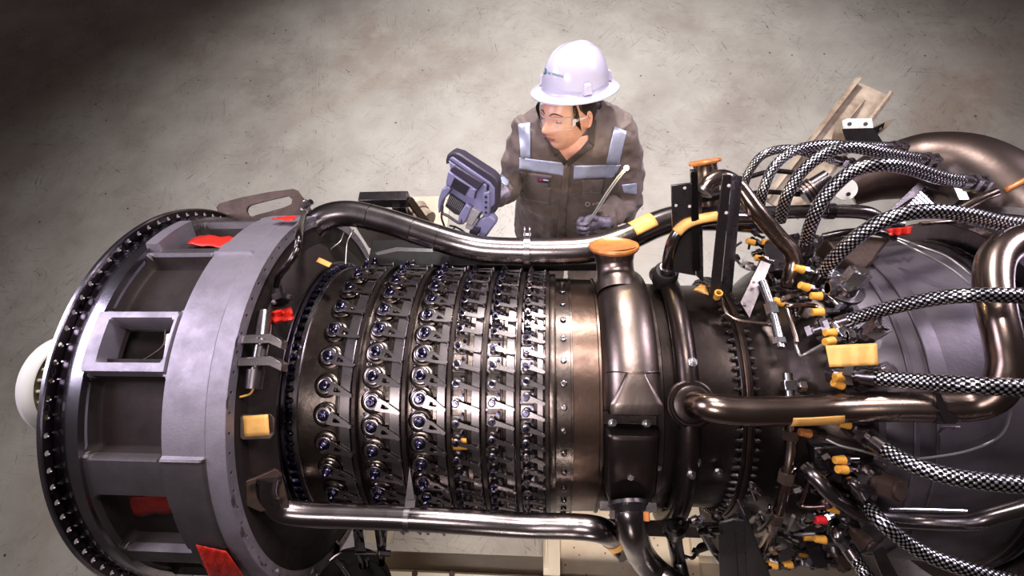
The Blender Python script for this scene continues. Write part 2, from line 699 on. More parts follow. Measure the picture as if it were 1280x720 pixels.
# strut casing with pockets
def sdbox(X, t, x0, x1, t0, t1, rc):
    px = X - (x0 + x1) / 2
    py = R(t - (t0 + t1) / 2) * .6
    qx = abs(px) - (x1 - x0) / 2 + rc
    qy = abs(py) - R(t1 - t0) * .3 + rc
    return math.hypot(max(qx, 0), max(qy, 0)) + min(max(qx, qy), 0) - rc


POCK = [(-1.172, -.950, 2.9, 23.2, .028), (-1.172, -.950, -32.6, -12.6, .028), (-1.150, -.935, 25.5, 46.5, .03), (-1.160, -.943, -62, -42.2, .03),
        (-1.172, -.95, 50, 70, .03), (-1.172, -.95, -88, -68, .03), (-1.172, -.95, -122, -94, .03), (-1.172, -.95, 76, 98, .03)]
INNER = (-1.134, -.962, -9.9, .6, .008)


def frad(X, t):
    r = .597
    hole = False
    if X > -.948:
        r = .608
    if X > -.835:
        r = .604
    for (x0, x1, t0, t1, rc) in POCK:
        s = sdbox(X, t, x0, x1, t0, t1, rc)
        if s < 0:
            d = min(1, -s / .016)
            r -= .046 * d ** .7
    s = sdbox(X, t, -1.172, -.95, -12.2, 2.6, .006)
    if s < 0 and X < -.945:
        r = .612
    s = sdbox(X, t, *INNER)
    if s < 0:
        r = .612 - min(1, -s / .006) * .06
        if s < -.010:
            hole = True
    if sdbox(X, t, -1.175, -1.135, 24.5, 41, .01) < 0:
        r = max(r, .618)
    for tr in (21.6, -31.6):
        if X > -.95 and X < -.838 and abs(t - tr) < .55:
            r += .007
    if X > -.948 and X < -.84 and -58 < t < -31.6:
        r += .004
    return r, hole


xs = [-1.178 + (-.790 + 1.178) * i / 110 for i in range(111)]
ts = [-130 + i * .5 for i in range(461)]
mb = MB()
walls = MB()
low = MB()
upp = MB()
idx = {}
deep = {}
for i, X in enumerate(xs):
    for j, t in enumerate(ts):
        r, h = frad(X, t)
        mb.v.append(CY(X, t, r))
        idx[i, j] = h
        deep[i, j] = r < .594 - .004
n = len(ts)
for i in range(len(xs) - 1):
    for j in range(n - 1):
        if idx[i, j] and idx[i + 1, j] and idx[i, j + 1] and idx[i + 1, j + 1]:
            continue
        q = (i * n + j, i * n + j + 1, (i + 1) * n + j + 1, (i + 1) * n + j)
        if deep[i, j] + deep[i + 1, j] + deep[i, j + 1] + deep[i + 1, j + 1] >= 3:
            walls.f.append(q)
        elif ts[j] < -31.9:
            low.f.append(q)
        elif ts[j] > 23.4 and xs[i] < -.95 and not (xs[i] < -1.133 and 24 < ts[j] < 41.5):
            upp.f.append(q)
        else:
            mb.f.append(q)
walls.v = list(mb.v)
low.v = list(mb.v)
upp.v = list(mb.v)
o = add('strut_casing', mb, M['cast'], ENG, ang=40, label='grey cast frame with large rounded openings')
add('lower_frame_section', low, M['cast_darker'], ENG, ang=40, label='darker lower part of the frame')
add('upper_frame_section', upp, M['cast_darker'], ENG, ang=40, label='darker far part of the frame')
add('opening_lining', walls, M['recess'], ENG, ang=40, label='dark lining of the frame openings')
mb = MB()
mb.band([(-1.24, .59), (-1.17, .53), (-1.05, .50), (-.95, .50), (-.80, .55)], n=160)
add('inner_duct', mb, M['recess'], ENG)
for t in (-10, 25, -38, 48, -66, 72, -92):
    mb = MB()
    mb.prism([CY(-1.16, t - 1.5, .49), CY(-1.16, t + 1.5, .49), CY(-.96, t + 1.5, .49), CY(-.96, t - 1.5, .49)], CY(0, t, .095) - CY(0, t, 0))
    add('inlet_strut', mb, M['recess'], ENG)
add('frame_rear_flange', holeflange(-.794, -.784, .573, .6065, 76, .0045, .592), M['cast'], ENG, label='rear rim of the frame with a row of small bolt holes')
mb = MB()
mb.ring(-.845, -.785, .6045, .6068, -130, 100, 460)
add('frame_rear_band', mb, M['cast'], ENG)
mb = MB()
mb.band([(-.80, .603), (-.797, .575), (-.788, .572), (-.785, .515), (-.765, .50), (-.75, .46), (-.738, .43)], n=160)
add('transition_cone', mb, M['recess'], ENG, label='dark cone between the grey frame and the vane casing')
# red inserts seen through two openings
for (a, b2, tt0, tt1, rr) in ((-1.10, -.955, 29.5, 36, .578), (-1.10, -.945, -51.0, -44.5, .562)):
    mb = MB()
    mb.grid([[CY(a + (b2 - a) * i / 8, tt0 + (tt1 - tt0) * j / 4 + (i - 4) * (-.35 if tt0 > 0 else .3), rr + .003 * math.sin(i * 1.7 + j)) for j in range(5)] for i in range(9)])
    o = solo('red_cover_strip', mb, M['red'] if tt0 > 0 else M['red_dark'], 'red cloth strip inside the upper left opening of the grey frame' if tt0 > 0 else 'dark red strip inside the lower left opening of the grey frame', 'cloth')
    s = o.modifiers.new('solid', 'SOLIDIFY')
    s.thickness = .004
# opening edges rims on the lower pocket
# ------ nose hub in front
hub = thing('shaft_hub', (-1.80, 0, AX), 'round white rimmed hub behind the left flange of the engine', 'hub')
mb = MB()
mb.band([(-1.825, .14), (-1.825, .172), (-1.82, .180), (-1.80, .186), (-1.785, .181), (-1.770, .172), (-1.767, .167), (-1.772, .164), (-1.785, .163)], n=96)
add('rim', mb, M['white'], hub, label='white rim')
mb = MB()
mb.band([(-1.79, .166), (-1.776, .164), (-1.776, .001)], n=64)
add('face_plate', mb, M['olive'], hub)
mb = MB()
mb.band([(-1.76, .10), (-1.5, .10), (-1.30, .16), (-1.2, .3)], n=48)
add('shaft', mb, M['black_metal'], hub)
for k in range(24):
    mb = MB()
    p = CY(-1.778, k * 15 + 4, .145)
    mb.cyl(p, p + Vector((.035, 0, 0)), .006, seg=10)
    add('pin', mb, M['white'], hub)

# ------ compressor casing
def rc(X):
    return .424 - .040 * (X + .73) / .71


mb = MB()
pr = [(-.742, .40), (-.742, rc(-.73))]
xx = -.735
while xx < -.02:
    pr.append((xx, rc(xx)))
    xx += .0195
pr.append((-.018, rc(-.02)))
mb.band(pr, n=200)
add('compressor_casing', mb, M['case'], ENG, label='brown steel compressor casing')
FL = mb = MB()
mb.ring(-.752, -.741, .40, .449, n=200)
mb.ring(-.741, -.729, .40, .441, n=200)
add('compressor_front_flange', mb, M['ringdark'], ENG, label='bolted front flange of the compressor casing')


def eng_part(name, mbl, m, W, parent=None):
    me, c = mesh(name, mbl, m, keep=True)
    o = bpy.data.objects.new(name, me)
    COL.objects.link(o)
    put(o, W, parent or ENG)
    return o


def surfW(X, t, r, spin=0.0):
    """frame on the casing: x along the engine, y tangential (increasing angle), z outward"""
    return Matrix.Translation(CY(X, t, r)) @ Matrix.Rotation(-R(t), 4, 'X') @ Matrix.Rotation(spin, 4, 'Z')


def hexbolt(r=.0075, h=.008, wash=True):
    mb = MB()
    if wash:
        mb.cyl((0, 0, 0), (0, 0, .002), r * 1.35, seg=14)
    mb.cyl((0, 0, .001), (0, 0, h), r, seg=6)
    mb.cyl((0, 0, h - .001), (0, 0, h + .005), r * .55, seg=10)
    return mb


src = None
for k in range(50):
    t = -112 + k * 4.0
    W = Matrix.Translation(CY(-.729, t, .430)) @ Matrix.Rotation(-R(t), 4, 'X') @ Matrix.Rotation(PI / 2, 4, 'Y')
    if src is None:
        src = eng_part('flange_bolt', hexbolt(.0085, .013), M['nut'], W)
    else:
        copy_to(src, W, ENG)
# inner step band behind the bolts and the shiny strip
mb = MB()
mb.ring(-.716, -.700, .41, .4275, n=200)
add('polished_strip', mb, M['steel_mid'], ENG)

# T rails and unison rings
RX = [-.540, -.405, -.283, -.190, -.098, -.020]
for i, X in enumerate(RX):
    mb = MB()
    mb.ring(X - .007, X + .006, rc(X) - .02, rc(X) + .020, n=200)
    add('casing_rib', mb, M['case_dark'], ENG)
    w = .030 if i < 2 else .024 if i < 5 else .018
    mb = MB()
    mb.ring(X - .010 - w, X - .010, rc(X) + .010, rc(X) + .019, n=200)
    add('actuation_ring', mb, M['steel_mid'], ENG, label='flat bright ring the small levers attach to')

# levers
ROWS = [(-.622, -.548, 10.6, 'big'), (-.492, -.418, 9.2, 'big'), (-.362, -.296, 8.4, 'big'), (-.264, -.204, 7.2, 'small'), (-.167, -.111, 6.9, 'small'), (-.076, -.030, 5.8, 'small')]
PH = [-3.8, -10.9 + 9.2, -10.4, -6.0, -6.2, -6.2]
LEVER_LABEL = 'small vane lever'


def big_lever(L):
    mb = MB()
    z = .017
    d = -.026
    # hub ring
    mb.lathe((0, 0, z - .003), (0, 0, 1), [(0, .0135), (0, .024), (.005, .024), (.006, .0225), (.006, .0155), (.005, .0135)], 28)
    # forked arm with window
    u = Vector((L, d, 0)).normalized()
    v = Vector((-u.y, u.x, 0))
    ln = math.hypot(L, d)
    h = Vector((0, 0, z))
    outer = [u * .016 + v * .017, u * .034 + v * .015, u * (ln - .006) + v * .006, u * (ln + .006) + v * .004, u * (ln + .006) - v * .004, u * (ln - .006) - v * .006, u * .034 - v * .015, u * .016 - v * .017]
    inner = [u * .030 + v * .006, u * .038 + v * .006, u * .050 + v * .002, u * .052 + v * .001, u * .052 - v * .001, u * .050 - v * .002, u * .038 - v * .006, u * .030 - v * .006]
    mb.holeprism([p + h for p in outer], [p + h for p in inner], (0, 0, .004))
    mb.cyl(u * ln + h - Vector((0, 0, .004)), u * ln + h + Vector((0, 0, .008)), .0055, seg=12)
    return mb


def big_boss():
    mb = MB()
    mb.lathe((0, 0, -.004), (0, 0, 1), [(0, .034), (.010, .034), (.012, .031), (.013, .026), (.016, .024), (.016, .001)], 32)
    return mb


def dome_nut():
    mb = MB()
    mb.lathe((0, 0, .016), (0, 0, 1), [(0, .0145), (.006, .0145), (.010, .013), (.012, .010), (.012, .0065), (.024, .006), (.026, .0045), (.026, .0005)], 24)
    mb.cyl((0, 0, .026), (0, 0, .035), .0085, seg=6)
    return mb


def small_lever(L):
    mb = MB()
    z = .020
    d = -.016
    u = Vector((L, d, 0)).normalized()
    v = Vector((-u.y, u.x, 0))
    ln = math.hypot(L, d)
    mb.lathe((0, 0, z - .003), (0, 0, 1), [(0, .004), (0, .0115), (.006, .0115), (.007, .0095), (.007, .004)], 20)
    h = Vector((0, 0, z))
    mb.prism([u * .004 + v * .0075 + h, u * ln + v * .0045 + h, u * (ln + .005) + h, u * ln - v * .0045 + h, u * .004 - v * .0075 + h], (0, 0, .0035))
    mb.cyl(u * ln + h - Vector((0, 0, .006)), u * ln + h + Vector((0, 0, .007)), .0048, seg=12)
    return mb


def small_boss():
    mb = MB()
    mb.prism([(-.019, -.017, -.002), (.019, -.017, -.002), (.019, .017, -.002), (-.019, .017, -.002)], (0, 0, .007))
    mb.cyl((0, 0, .004), (0, 0, .017), .0125, .0105, seg=20)
    return mb


def small_nut():
    mb = MB()
    mb.cyl((0, 0, .024), (0, 0, .031), .0078, seg=6)
    mb.cyl((0, 0, .030), (0, 0, .038), .0042, seg=10)
    return mb


def bits():
    mb = MB()
    mb.lathe((0, 0, 0), (0, 0, 1), [(0, .0085), (.006, .0085), (.007, .007), (.007, .0045), (.003, .004), (.003, .0005)], 16)
    return mb


cands = []
for ri, (xr, xt, st, kind) in enumerate(ROWS):
    k0 = int(-100 // st)
    for k in range(k0, int(76 // st) + 1):
        t = PH[ri] + k * st
        if -97 < t < 66:
            cands.append((ri, t))
cands.sort(key=lambda c: (c[0] == 5 and abs(c[1] + 15) > 23, abs(c[1] + 15)))
protos = {}
rest = MB()
lever_n = 0
for ri, t in cands:
    xr, xt, st, kind = ROWS[ri]
    big = kind == 'big'
    sc = 1.0 if ri else 1.06
    W = surfW(xr, t, rc(xr))
    if lever_n < 100:
        lever_n += 1
        key = ri
        if key not in protos:
            L = xt - xr
            lv = eng_part('vane_lever', big_lever(L) if big else small_lever(L), M['steel_mid'], W)
            c1 = eng_part('spindle_boss', big_boss() if big else small_boss(), M['case'] if big else M['steel_mid'], W, lv)
            c2 = eng_part('spindle_nut', dome_nut() if big else small_nut(), M['nut'], W, lv)
            protos[key] = lv
            KIDS[lv] = [c1, c2]
        else:
            copy_to(protos[key], W, ENG)
    else:
        for f in (small_lever(xt - xr), small_boss(), small_nut()) if not big else (big_lever(xt - xr), big_boss(), dome_nut()):
            b = len(rest.v)
            rest.v.extend([W @ v for v in f.v])
            rest.f.extend([tuple(b + i for i in q) for q in f.f])
o = add('vane_levers', rest, M['steel_mid'], ENG)
o['kind'] = 'stuff'
# small socket screws beside the big bosses, and square headed bolts between the small ones
src = None
nb = 0
for ri, (xr, xt, st, kind) in enumerate(ROWS[:3]):
    for k in range(-11, 9):
        t = PH[ri] + (k + .5) * st
        if -82 < t < 55 and ri > 0:
            W = surfW(xr - .018, t, rc(xr))
            if src is None:
                src = eng_part('socket_screw', bits(), M['steel_mid'], W)
            else:
                copy_to(src, W, ENG)
src = None
for ri in (3, 4, 5):
    xr, xt, st, kind = ROWS[ri]
    for k in range(-14, 13):
        t = PH[ri] + (k + .5) * st
        for dx in (-.017, .014):
            if -62 < t < 40 and nb < 90:
                nb += 1
                W = surfW(xr + dx, t + (.9 if dx < 0 else -.9), rc(xr))
                if src is None:
                    src = eng_part('clamp_nut', hexbolt(.0052, .012, False), M['nut'], W)
                else:
                    copy_to(src, W, ENG)
# dark panel seams and small bright tiles between the rows
for ri, (xr, xt, st, kind) in enumerate(ROWS):
    mb = MB()
    for k in range(-15, 14):
        t = PH[ri] + (k + .5) * st
        if -100 < t < 70:
            p = rc(xr)
            if kind == 'big':
                mb.prism([CY(xr + .034, t - .5 * st + .6, p - .004), CY(xr + .034, t + .5 * st - .9, p - .004), CY(xr + .052, t + .5 * st - .9, p - .004), CY(xr + .052, t - .5 * st + .6, p - .004)], CY(0, t, .0095) - CY(0, t, 0))
    if mb.v:
        add('casing_pad', mb, M['case'], ENG)
    mb = MB()
    mb.ring(xr + (.026 if kind == 'big' else .020), xr + (.034 if kind == 'big' else .026), rc(xr) - .01, rc(xr) + .003, n=200)
    add('seam_band', mb, M['case_dark'], ENG)

# ------ rear of the compressor and combustor casings
mb = MB()
mb.band([(-.014, .37), (-.014, .398), (-.004, .400), (.004, .398), (.004, .384), (.044, .384), (.045, .388), (.050, .388), (.051, .382)], n=200)
add('rear_flange_band', mb, M['case'], ENG)
src = None
for k in range(-9, 7):
    t = -12.4 + k * 9.5
    W = surfW(.025, t, .384)
    if src is None:
        src = eng_part('casing_screw', bits(), M['steel_mid'], W)
        src['label'] = 'small round screw head'
    else:
        copy_to(src, W, ENG)
mb = MB()
mb.band([(.050, .381), (.12, .379), (.122, .384), (.128, .384), (.128, .375)], n=200)
add('heat_tinted_casing', mb, M['copperish'], ENG, label='copper brown heat tinted section of the casing')
mb = MB()
mb.band([(.128, .372), (.20, .371), (.27, .375), (.275, .38), (.29, .38), (.295, .366), (.36, .362), (.40, .358), (.47, .358), (.49, .362), (.495, .375)], n=200)
add('combustor_casing', mb, M['case_dark'], ENG, label='dark combustor casing')
mb = MB()
mb.ring(.503, .514, .34, .387, n=200)
add('rear_joint_flange', mb, M['copperish'], ENG, label='narrow brown flange ring edged with bolts')
mb = MB()
mb.ring(.492, .503, .34, .382, n=200)
mb.ring(.514, .524, .34, .380, n=200)
add('joint_flange_pair', mb, M['case_dark'], ENG)
src = None
for k in range(42):
    t = -106 + k * 4.2
    for sx, x0 in ((1, .524), (-1, .492)):
        W = Matrix.Translation(CY(x0, t, .372)) @ Matrix.Rotation(-R(t), 4, 'X') @ Matrix.Rotation(sx * PI / 2, 4, 'Y')
        if src is None:
            src = eng_part('joint_bolt', hexbolt(.0062, .012), M['steel_mid'], W)
        else:
            copy_to(src, W, ENG)
# ring manifold tube around the casing
mb = MB()
mb.tube([CY(.350, -110 + i * 2.2, .395) for i in range(80)], .030, 18)
add('ring_manifold', mb, M['case_dark'], ENG, label='round dark tube running around the casing')
mb = MB()
mb.band([(.52, .350), (.56, .350), (.60, .352), (.63, .372), (.66, .40), (.70, .425), (.74, .44), (.78, .448)], n=200)
add('diffuser_casing', mb, M['case_dark'], ENG)
mb = MB()
mb.band([(.78, .448), (.785, .456), (.80, .456), (.805, .450), (.86, .469), (.866, .469), (.868, .462), (.97, .478), (1.12, .488)], n=220)
add('turbine_casing', mb, M['cast_dark'], ENG, label='dull violet grey turbine casing at the right')
mb = MB()
mb.ring(.855, .868, .46, .474, n=200)
mb.ring(.905, .945, .46, .4755, n=200)
add('casing_seam_band', mb, M['cast_dark'], ENG)
add('turbine_flange', holeflange(1.135, 1.146, .475, .506, 90, .0045, .492), M['ringdark'], ENG)
mb = MB()
mb.ring(1.12, 1.136, .46, .500, n=200)
add('turbine_flange_inner', mb, M['black_metal'], ENG)
mb = MB()
mb.band([(1.146, .49), (1.18, .50), (1.24, .545), (1.30, .56), (1.36, .58), (1.365, .60), (1.38, .60), (1.385, .58), (1.5, .60), (1.8, .62)], n=220)
add('exhaust_casing', mb, M['polish'], ENG, label='bright exhaust casing beyond the rear flange')
add('exhaust_flange', MB().ring(1.17, 1.212, .50, .556, n=200), M['ringdark'], ENG)
# horizontal split line flanges
for t, x0, x1 in ((76, -.72, -.02), (-97, -.72, -.02), (-97, .13, .49)):
    mb = MB()
    s = 1 if t > 0 else -1
    a = [CY(x0, t, .40), CY(x0, t, .445), CY(x0, t + 2, .445), CY(x0, t + 2, .40)]
    mb.prism(a, (x1 - x0, 0, 0))
    add('split_flange', mb, M['case_dark'], ENG)
# raised triangular markings / handwriting area left plain

for k, (L, lab) in enumerate((([(162, 452, .555), (178, 450, .56), (195, 440, .565), (205, 430, .57), (207, 412, .57)], 'thin brown wire crossing the small square window of the frame'),
                              ([(176, 452, .555), (192, 451, .56), (202, 456, .565)], 'short pale wire low in the square window of the frame'),
                              ([(205, 430, .57), (213, 434, .575), (217, 441, .58)], 'short dark wire at the right side of the square window'))):
    mb = MB().tube(spl([PR(*p) for p in L], 6), .0022, 8)
    solo('window_wire', mb, M['wire'] if k == 1 else M['rust'], lab, 'wire')
mb = MB()
mb.prism([PR(208, 418, .575), PR(219, 414, .58), PR(217, 440, .58), PR(211, 452, .575), PR(203, 452, .57), PR(206, 436, .575)], (-.002, .002, -.006))
solo('foil_scrap', mb, M['steel_mid'], 'pale crumpled foil at the right side of the square frame window', 'foil')
from mathutils.bvhtree import BVHTree


def bvh_of(mb):
    return BVHTree.FromPolygons([tuple(v) for v in mb.v], [tuple(f) for f in mb.f])


def hit(bvh, px, py, off=0.0):
    d = ray(px, py)
    r = bvh.ray_cast(CAM, d)
    if r[0] is None:
        r = bvh.find_nearest(CAM + d * 1.8)
        return r[0] - d * off
    return r[0] - d * off


def drape(quad, fn, nu=8, nv=4, wr=0.0):
    """four pixel corners a b c d; fn(px, py) gives the surface point"""
    a, b, c, d = [Vector((*q, 0)) for q in quad]
    rows = []
    for i in range(nv + 1):
        l, r = a.lerp(d, i / nv), b.lerp(c, i / nv)
        rows.append([fn(*(l.lerp(r, j / nu)).xy) + Vector((0, 0, wr * math.sin(i * 2.3 + j * 1.3))) for j in range(nu + 1)])
    return MB().grid(rows)


def tapeobj(name, mb, m, label, cat, th=.0015):
    o = solo(name, mb, m, label, cat)
    s = o.modifiers.new('solid', 'SOLIDIFY')
    s.thickness = th
    s.offset = 0
    return o


def zz(L):
    return [PZ(*p) for p in L]


def arc_on(path, i0, i1, r, toward, half, seg=10):
    """sleeve piece on a tube path between samples i0 and i1, facing a direction"""
    P = path
    rows = []
    for i in range(i0, i1 + 1):
        T = (P[min(i + 1, len(P) - 1)] - P[max(i - 1, 0)]).normalized()
        u = Vector(toward)
        u = (u - T * u.dot(T)).normalized()
        w = T.cross(u)
        rows.append([P[i] + (u * math.cos(R(a)) + w * math.sin(R(a))) * r for a in [-half + 2 * half * k / seg for k in range(seg + 1)]])
    return MB().grid(rows)


def nearest_i(path, px, py):
    best = None
    for i, p in enumerate(path):
        v = CM.transposed() @ (p - CAM)
        x, y = 640 + 640 * v.x / -v.z, 360 - 640 * v.y / -v.z
        d = (x - px) ** 2 + (y - py) ** 2
        if best is None or d < best[0]:
            best = (d, i)
    return best[1]


def ringclamp(parent, P, i, r, name='clamp', w=.012, m=None, h=.006):
    T = (P[i + 1] - P[i]).normalized()
    mb = MB()
    mb.lathe(P[i] - T * w, T, [(0, r - .004), (0, r + h), (2 * w, r + h), (2 * w, r - .004)], 28)
    return add(name, mb, m or M['steel_mid'], parent)


# ---- the long pipe along the far side
A = spl(zz([(388, 352, 1.16), (381, 325, 1.24), (384, 297, 1.31), (403, 274, 1.34), (436, 267, 1.34), (480, 276, 1.33), (530, 292, 1.32), (580, 307, 1.31), (620, 313, 1.30), (700, 314, 1.30), (745, 310, 1.30), (785, 297, 1.30), (820, 281, 1.3), (850, 273, 1.3), (900, 272, 1.3), (960, 276, 1.28)]), 8)
t = thing('air_pipe', A[0], 'long thick bent steel pipe running along the far side of the engine below the worker', 'pipe')
mb = MB().tube(A, .044, 26)
add('pipe', mb, M['pipe'], t)
k = nearest_i(A, 655, 314)
ringclamp(t, A, k, .044, 'clamp_band', .010, M['steel_mid'], .009)
mb = MB()
T = (A[k + 1] - A[k]).normalized()
for s in (-.008, .008):
    p = A[k] + Vector((s, .035, .044))
    mb.cyl(p - Vector((0, .01, 0)), p + Vector((0, .026, .008)), .0028, seg=8)
    mb.cyl(p + Vector((0, .014, .004)), p + Vector((0, .020, .006)), .005, seg=6)
mb.box(A[k] + Vector((0, .035, .042)), (.024, .010, .010))
add('clamp_bolt', mb, M['steel_mid'], t)
ringclamp(t, A, 2, .044, 'flange', .006, M['steel_mid'], .014)
i0 = nearest_i(A, 790, 291)
i1 = nearest_i(A, 817, 280)
tapeobj('masking_tape', arc_on(A, i0, i1, .0452, (0, .2, 1), 42), M['tape'], 'tan tape strip on the long far pipe, right of the worker', 'tape')

# small lit rib lines (welded seams) on the pipe
for px_ in (457, 520, 552):
    i = nearest_i(A, px_, 285)
    mb = MB()
    T = (A[i + 1] - A[i]).normalized()
    mb.lathe(A[i] - T * .001, T, [(0, .044), (.001, .0448), (.003, .0448), (.004, .044)], 26)
    add('weld_seam', mb, M['pipe_dark'], t)

# ---- the near pipe along the bottom
Bp = spl([PR(336, 594, .50), PR(334, 613, .505), PR(345, 634, .505), PR(372, 642, .50), PR(440, 645, .49), PR(520, 648, .485), PR(600, 653, .48), PR(660, 657, .475), PR(715, 658, .475), PR(752, 663, .475), PR(771, 677, .46), PR(784, 692, .41)], 8)
t = thing('oil_pipe', Bp[0], 'long steel pipe along the near side of the engine, elbow at its left end', 'pipe')
add('pipe', MB().tube(Bp, .0335, 24), M['pipe'], t)
k = nearest_i(Bp, 512, 648)
ringclamp(t, Bp, k, .0335, 'clamp_band', .007, M['steel_mid'], .003)
mb = MB()
a, b_, c_ = PR(513, 582, .47), PR(508, 622, .50), PR(519, 622, .50)
mb.prism([a, b_, c_], (0, -.004, .006))
mb.box(PR(514, 627, .50), (.026, .03, .02))
add('clamp_lug', mb, M['steel_mid'], t)
mb = MB()
CONE = bvh_of(MB().band([(-.80, .60), (-.788, .572), (-.785, .515), (-.765, .50), (-.75, .46), (-.738, .43)], n=160))
q0_ = hit(CONE, 335, 612, .035)
nf = Vector((.60, -.42, .68)).normalized()


def FP(px, py):
    d = ray(px, py)
    return CAM + d * ((q0_ - CAM).dot(nf) / d.dot(nf))


q = [FP(*p) for p in ((303, 603), (318, 598), (345, 586), (352, 592), (362, 634), (354, 636), (325, 640), (306, 632))]
mb.prism(q, -nf * .014)
add('mounting_flange', mb, M['rust'], t, bevel=.002)
for p in ((315, 607), (349, 597), (350, 624)):
    mb = MB()
    c = FP(*p)
    mb.cyl(c, c + nf * .012, .007, seg=6)
    add('flange_bolt', mb, M['steel_mid'], t)
i0, i1 = nearest_i(Bp, 764, 669), nearest_i(Bp, 779, 686)
tapeobj('masking_tape', arc_on(Bp, i0, i1, .0347, (.3, -1, .2), 60), M['tape'], 'tan tape on the bend at the right end of the near pipe', 'tape')

# ---- bronze pipe on the right that bends up out of the picture
Cp = spl([PR(866, 506, .40), PR(874, 507, .44), PR(892, 510, .47), PR(930, 514, .475), PR(1000, 513, .475), PR(1050, 510, .485), PR(1110, 508, .52), PR(1170, 508, .55), PR(1215, 506, .57), PR(1245, 492, .595), PR(1258, 460, .61), PR(1254, 425, .62), PR(1246, 390, .625), PR(1241, 350, .63), PR(1247, 320, .64), PR(1270, 303, .65), PR(1310, 298, .66), PR(1350, 300, .66)], 8)
t = thing('bleed_pipe', Cp[0], 'bronze steel pipe crossing the dark casings on the right then turning sharply upward', 'pipe')
add('pipe', MB().tube(Cp, [.036, .036, .036, .0355, .035, .035, .035, .035, .035, .0365, .038, .038, .038], 26), M['pipe_brown'], t)
mb = MB()
p0 = CY(.352, -19.3, .405)
nn = (CY(0, -19.3, 1) - CY(0, -19.3, 0))
mb.lathe(p0, nn, [(0, .062), (.012, .062), (.014, .058), (.018, .056), (.018, .050), (.024, .048), (.026, .044), (.026, .02)], 36)
add('port_flange', mb, M['case_dark'], t)
k = nearest_i(Cp, 1172, 508)
ringclamp(t, Cp, k, .035, 'strap', .010, M['black_metal'], .003)
mb = MB()
a = [PR(1168, 490, .6), PR(1176, 492, .6), PR(1186, 514, .6), PR(1199, 522, .6), PR(1195, 530, .59), PR(1182, 530, .59), PR(1173, 512, .6)]
mb.prism(a, (0, .002, -.006))
add('strap_bracket', mb, M['steel_mid'], t)
mb = MB()
mb.tube([PR(1172, 562, .5), PR(1173, 542, .52), PR(1178, 535, .53), PR(1199, 534, .53)], .0035, 8)
add('strap_hook', mb, M['steel_mid'], t)
tapeobj('masking_tape', arc_on(Cp, nearest_i(Cp, 981, 514), nearest_i(Cp, 1051, 510), .0362, (0, -1.05, .42), 27), M['tape'], 'long tan tape strip stuck under the bronze pipe on the right', 'tape')

# ---- bleed duct with an orange covered mouth
DU = thing('bleed_duct', CY(.2, 10, .38), 'wide bronze duct hugging the casing with an upright mouth closed by an orange cover', 'duct')


def bump_rows(x0, x1, t0, t1, hf, r0, nt=60, nx=24, ex=2.6, xw=None):
    rows = []
    for i in range(nt + 1):
        t_ = t0 + (t1 - t0) * i / nt
        a, b2 = xw(t_) if xw else (x0, x1)
        row = []
        for j in range(nx + 1):
            u = -1 + 2 * j / nx
            h = hf(t_) * max(0, 1 - abs(u) ** ex) ** (1 / ex)
            row.append(CY(a + (b2 - a) * j / nx, t_, r0 + h))
        rows.append(row)
    return rows


def hdu(t_):
    e0 = min(1, max(0, (t_ + 23.5) / 3.0))
    e1 = min(1, max(0, (50 - t_) / 14))
    return .078 * math.sqrt(e0 * (2 - e0)) * math.sqrt(e1 * (2 - e1))


mb = MB()
mb.grid(bump_rows(.128, .282, 50, -23.5, hdu, .372, 90, 28, 2.3))
add('duct_body', mb, M['duct'], DU)
mb = MB()
pa = spl([CY(.188, 30, .40), CY(.186, 37, .43), CY(.183, 40, .47), CY(.18, 41, .515)], 6)
mb.tube(pa, [.060, .062, .0575, .0555, .056, .0615, .067], 32, caps=False)
add('duct_neck', mb, M['duct'], DU)
mb = MB()
n_ = (CY(0, 41, 1) - CY(0, 41, 0))
mb.lathe(CY(.18, 41, .508), n_, [(0, .06), (.001, .073), (.008, .076), (.014, .074), (.015, .068), (.009, .060), (.006, .035), (.010, .012), (.008, .001)], 40)
o = add('mouth_cover', mb, M['capcopper'], DU, label='dented orange cover')
mb = MB()
rows = []
for i in range(13):
    t_ = -9.0 - 10.5 * i / 12
    w = .024 + .042 * (i / 12)
    rows.append([CY(.207 + w * u, t_, .454 + .010 * math.sqrt(max(0, 1 - u ** 4)) * (1 if 0 < i else 0)) for u in [-1 + k / 8 for k in range(17)]])
for t_, dr in ((-22.4, -.006), (-23.3, -.03), (-23.5, -.08)):
    rows.append([CY(.207 + .066 * u, t_, .454 + dr + .008 * math.sqrt(max(0, 1 - u ** 4))) for u in [-1 + k / 8 for k in range(17)]])
mb.grid(rows)
add('end_scoop', mb, M['duct'], DU, label='tapered scoop closing the lower end of the duct')
mb = MB()
mb.tube([CY(.129 + .155 * k / 20, -8.2 - .8 * math.sin(PI * k / 20), .3725 + .0795 * max(0, 1 - abs(-1 + k / 10) ** 2.3) ** (1 / 2.3)) for k in range(21)], .0018, 8)
add('weld_seam', mb, M['steel_mid'], DU)
t = thing('bleed_box', CY(.2, -40, .4), 'dark rounded box shaped duct on the casing below the bronze duct, pipe leaving it downward', 'duct')


def hbox(t_):
    e0 = min(1, max(0, (-28.6 - t_) / 2.5))
    e1 = min(1, max(0, (t_ + 82) / 22))
    return .062 * math.sqrt(e0 * (2 - e0)) * math.sqrt(e1 * (2 - e1))


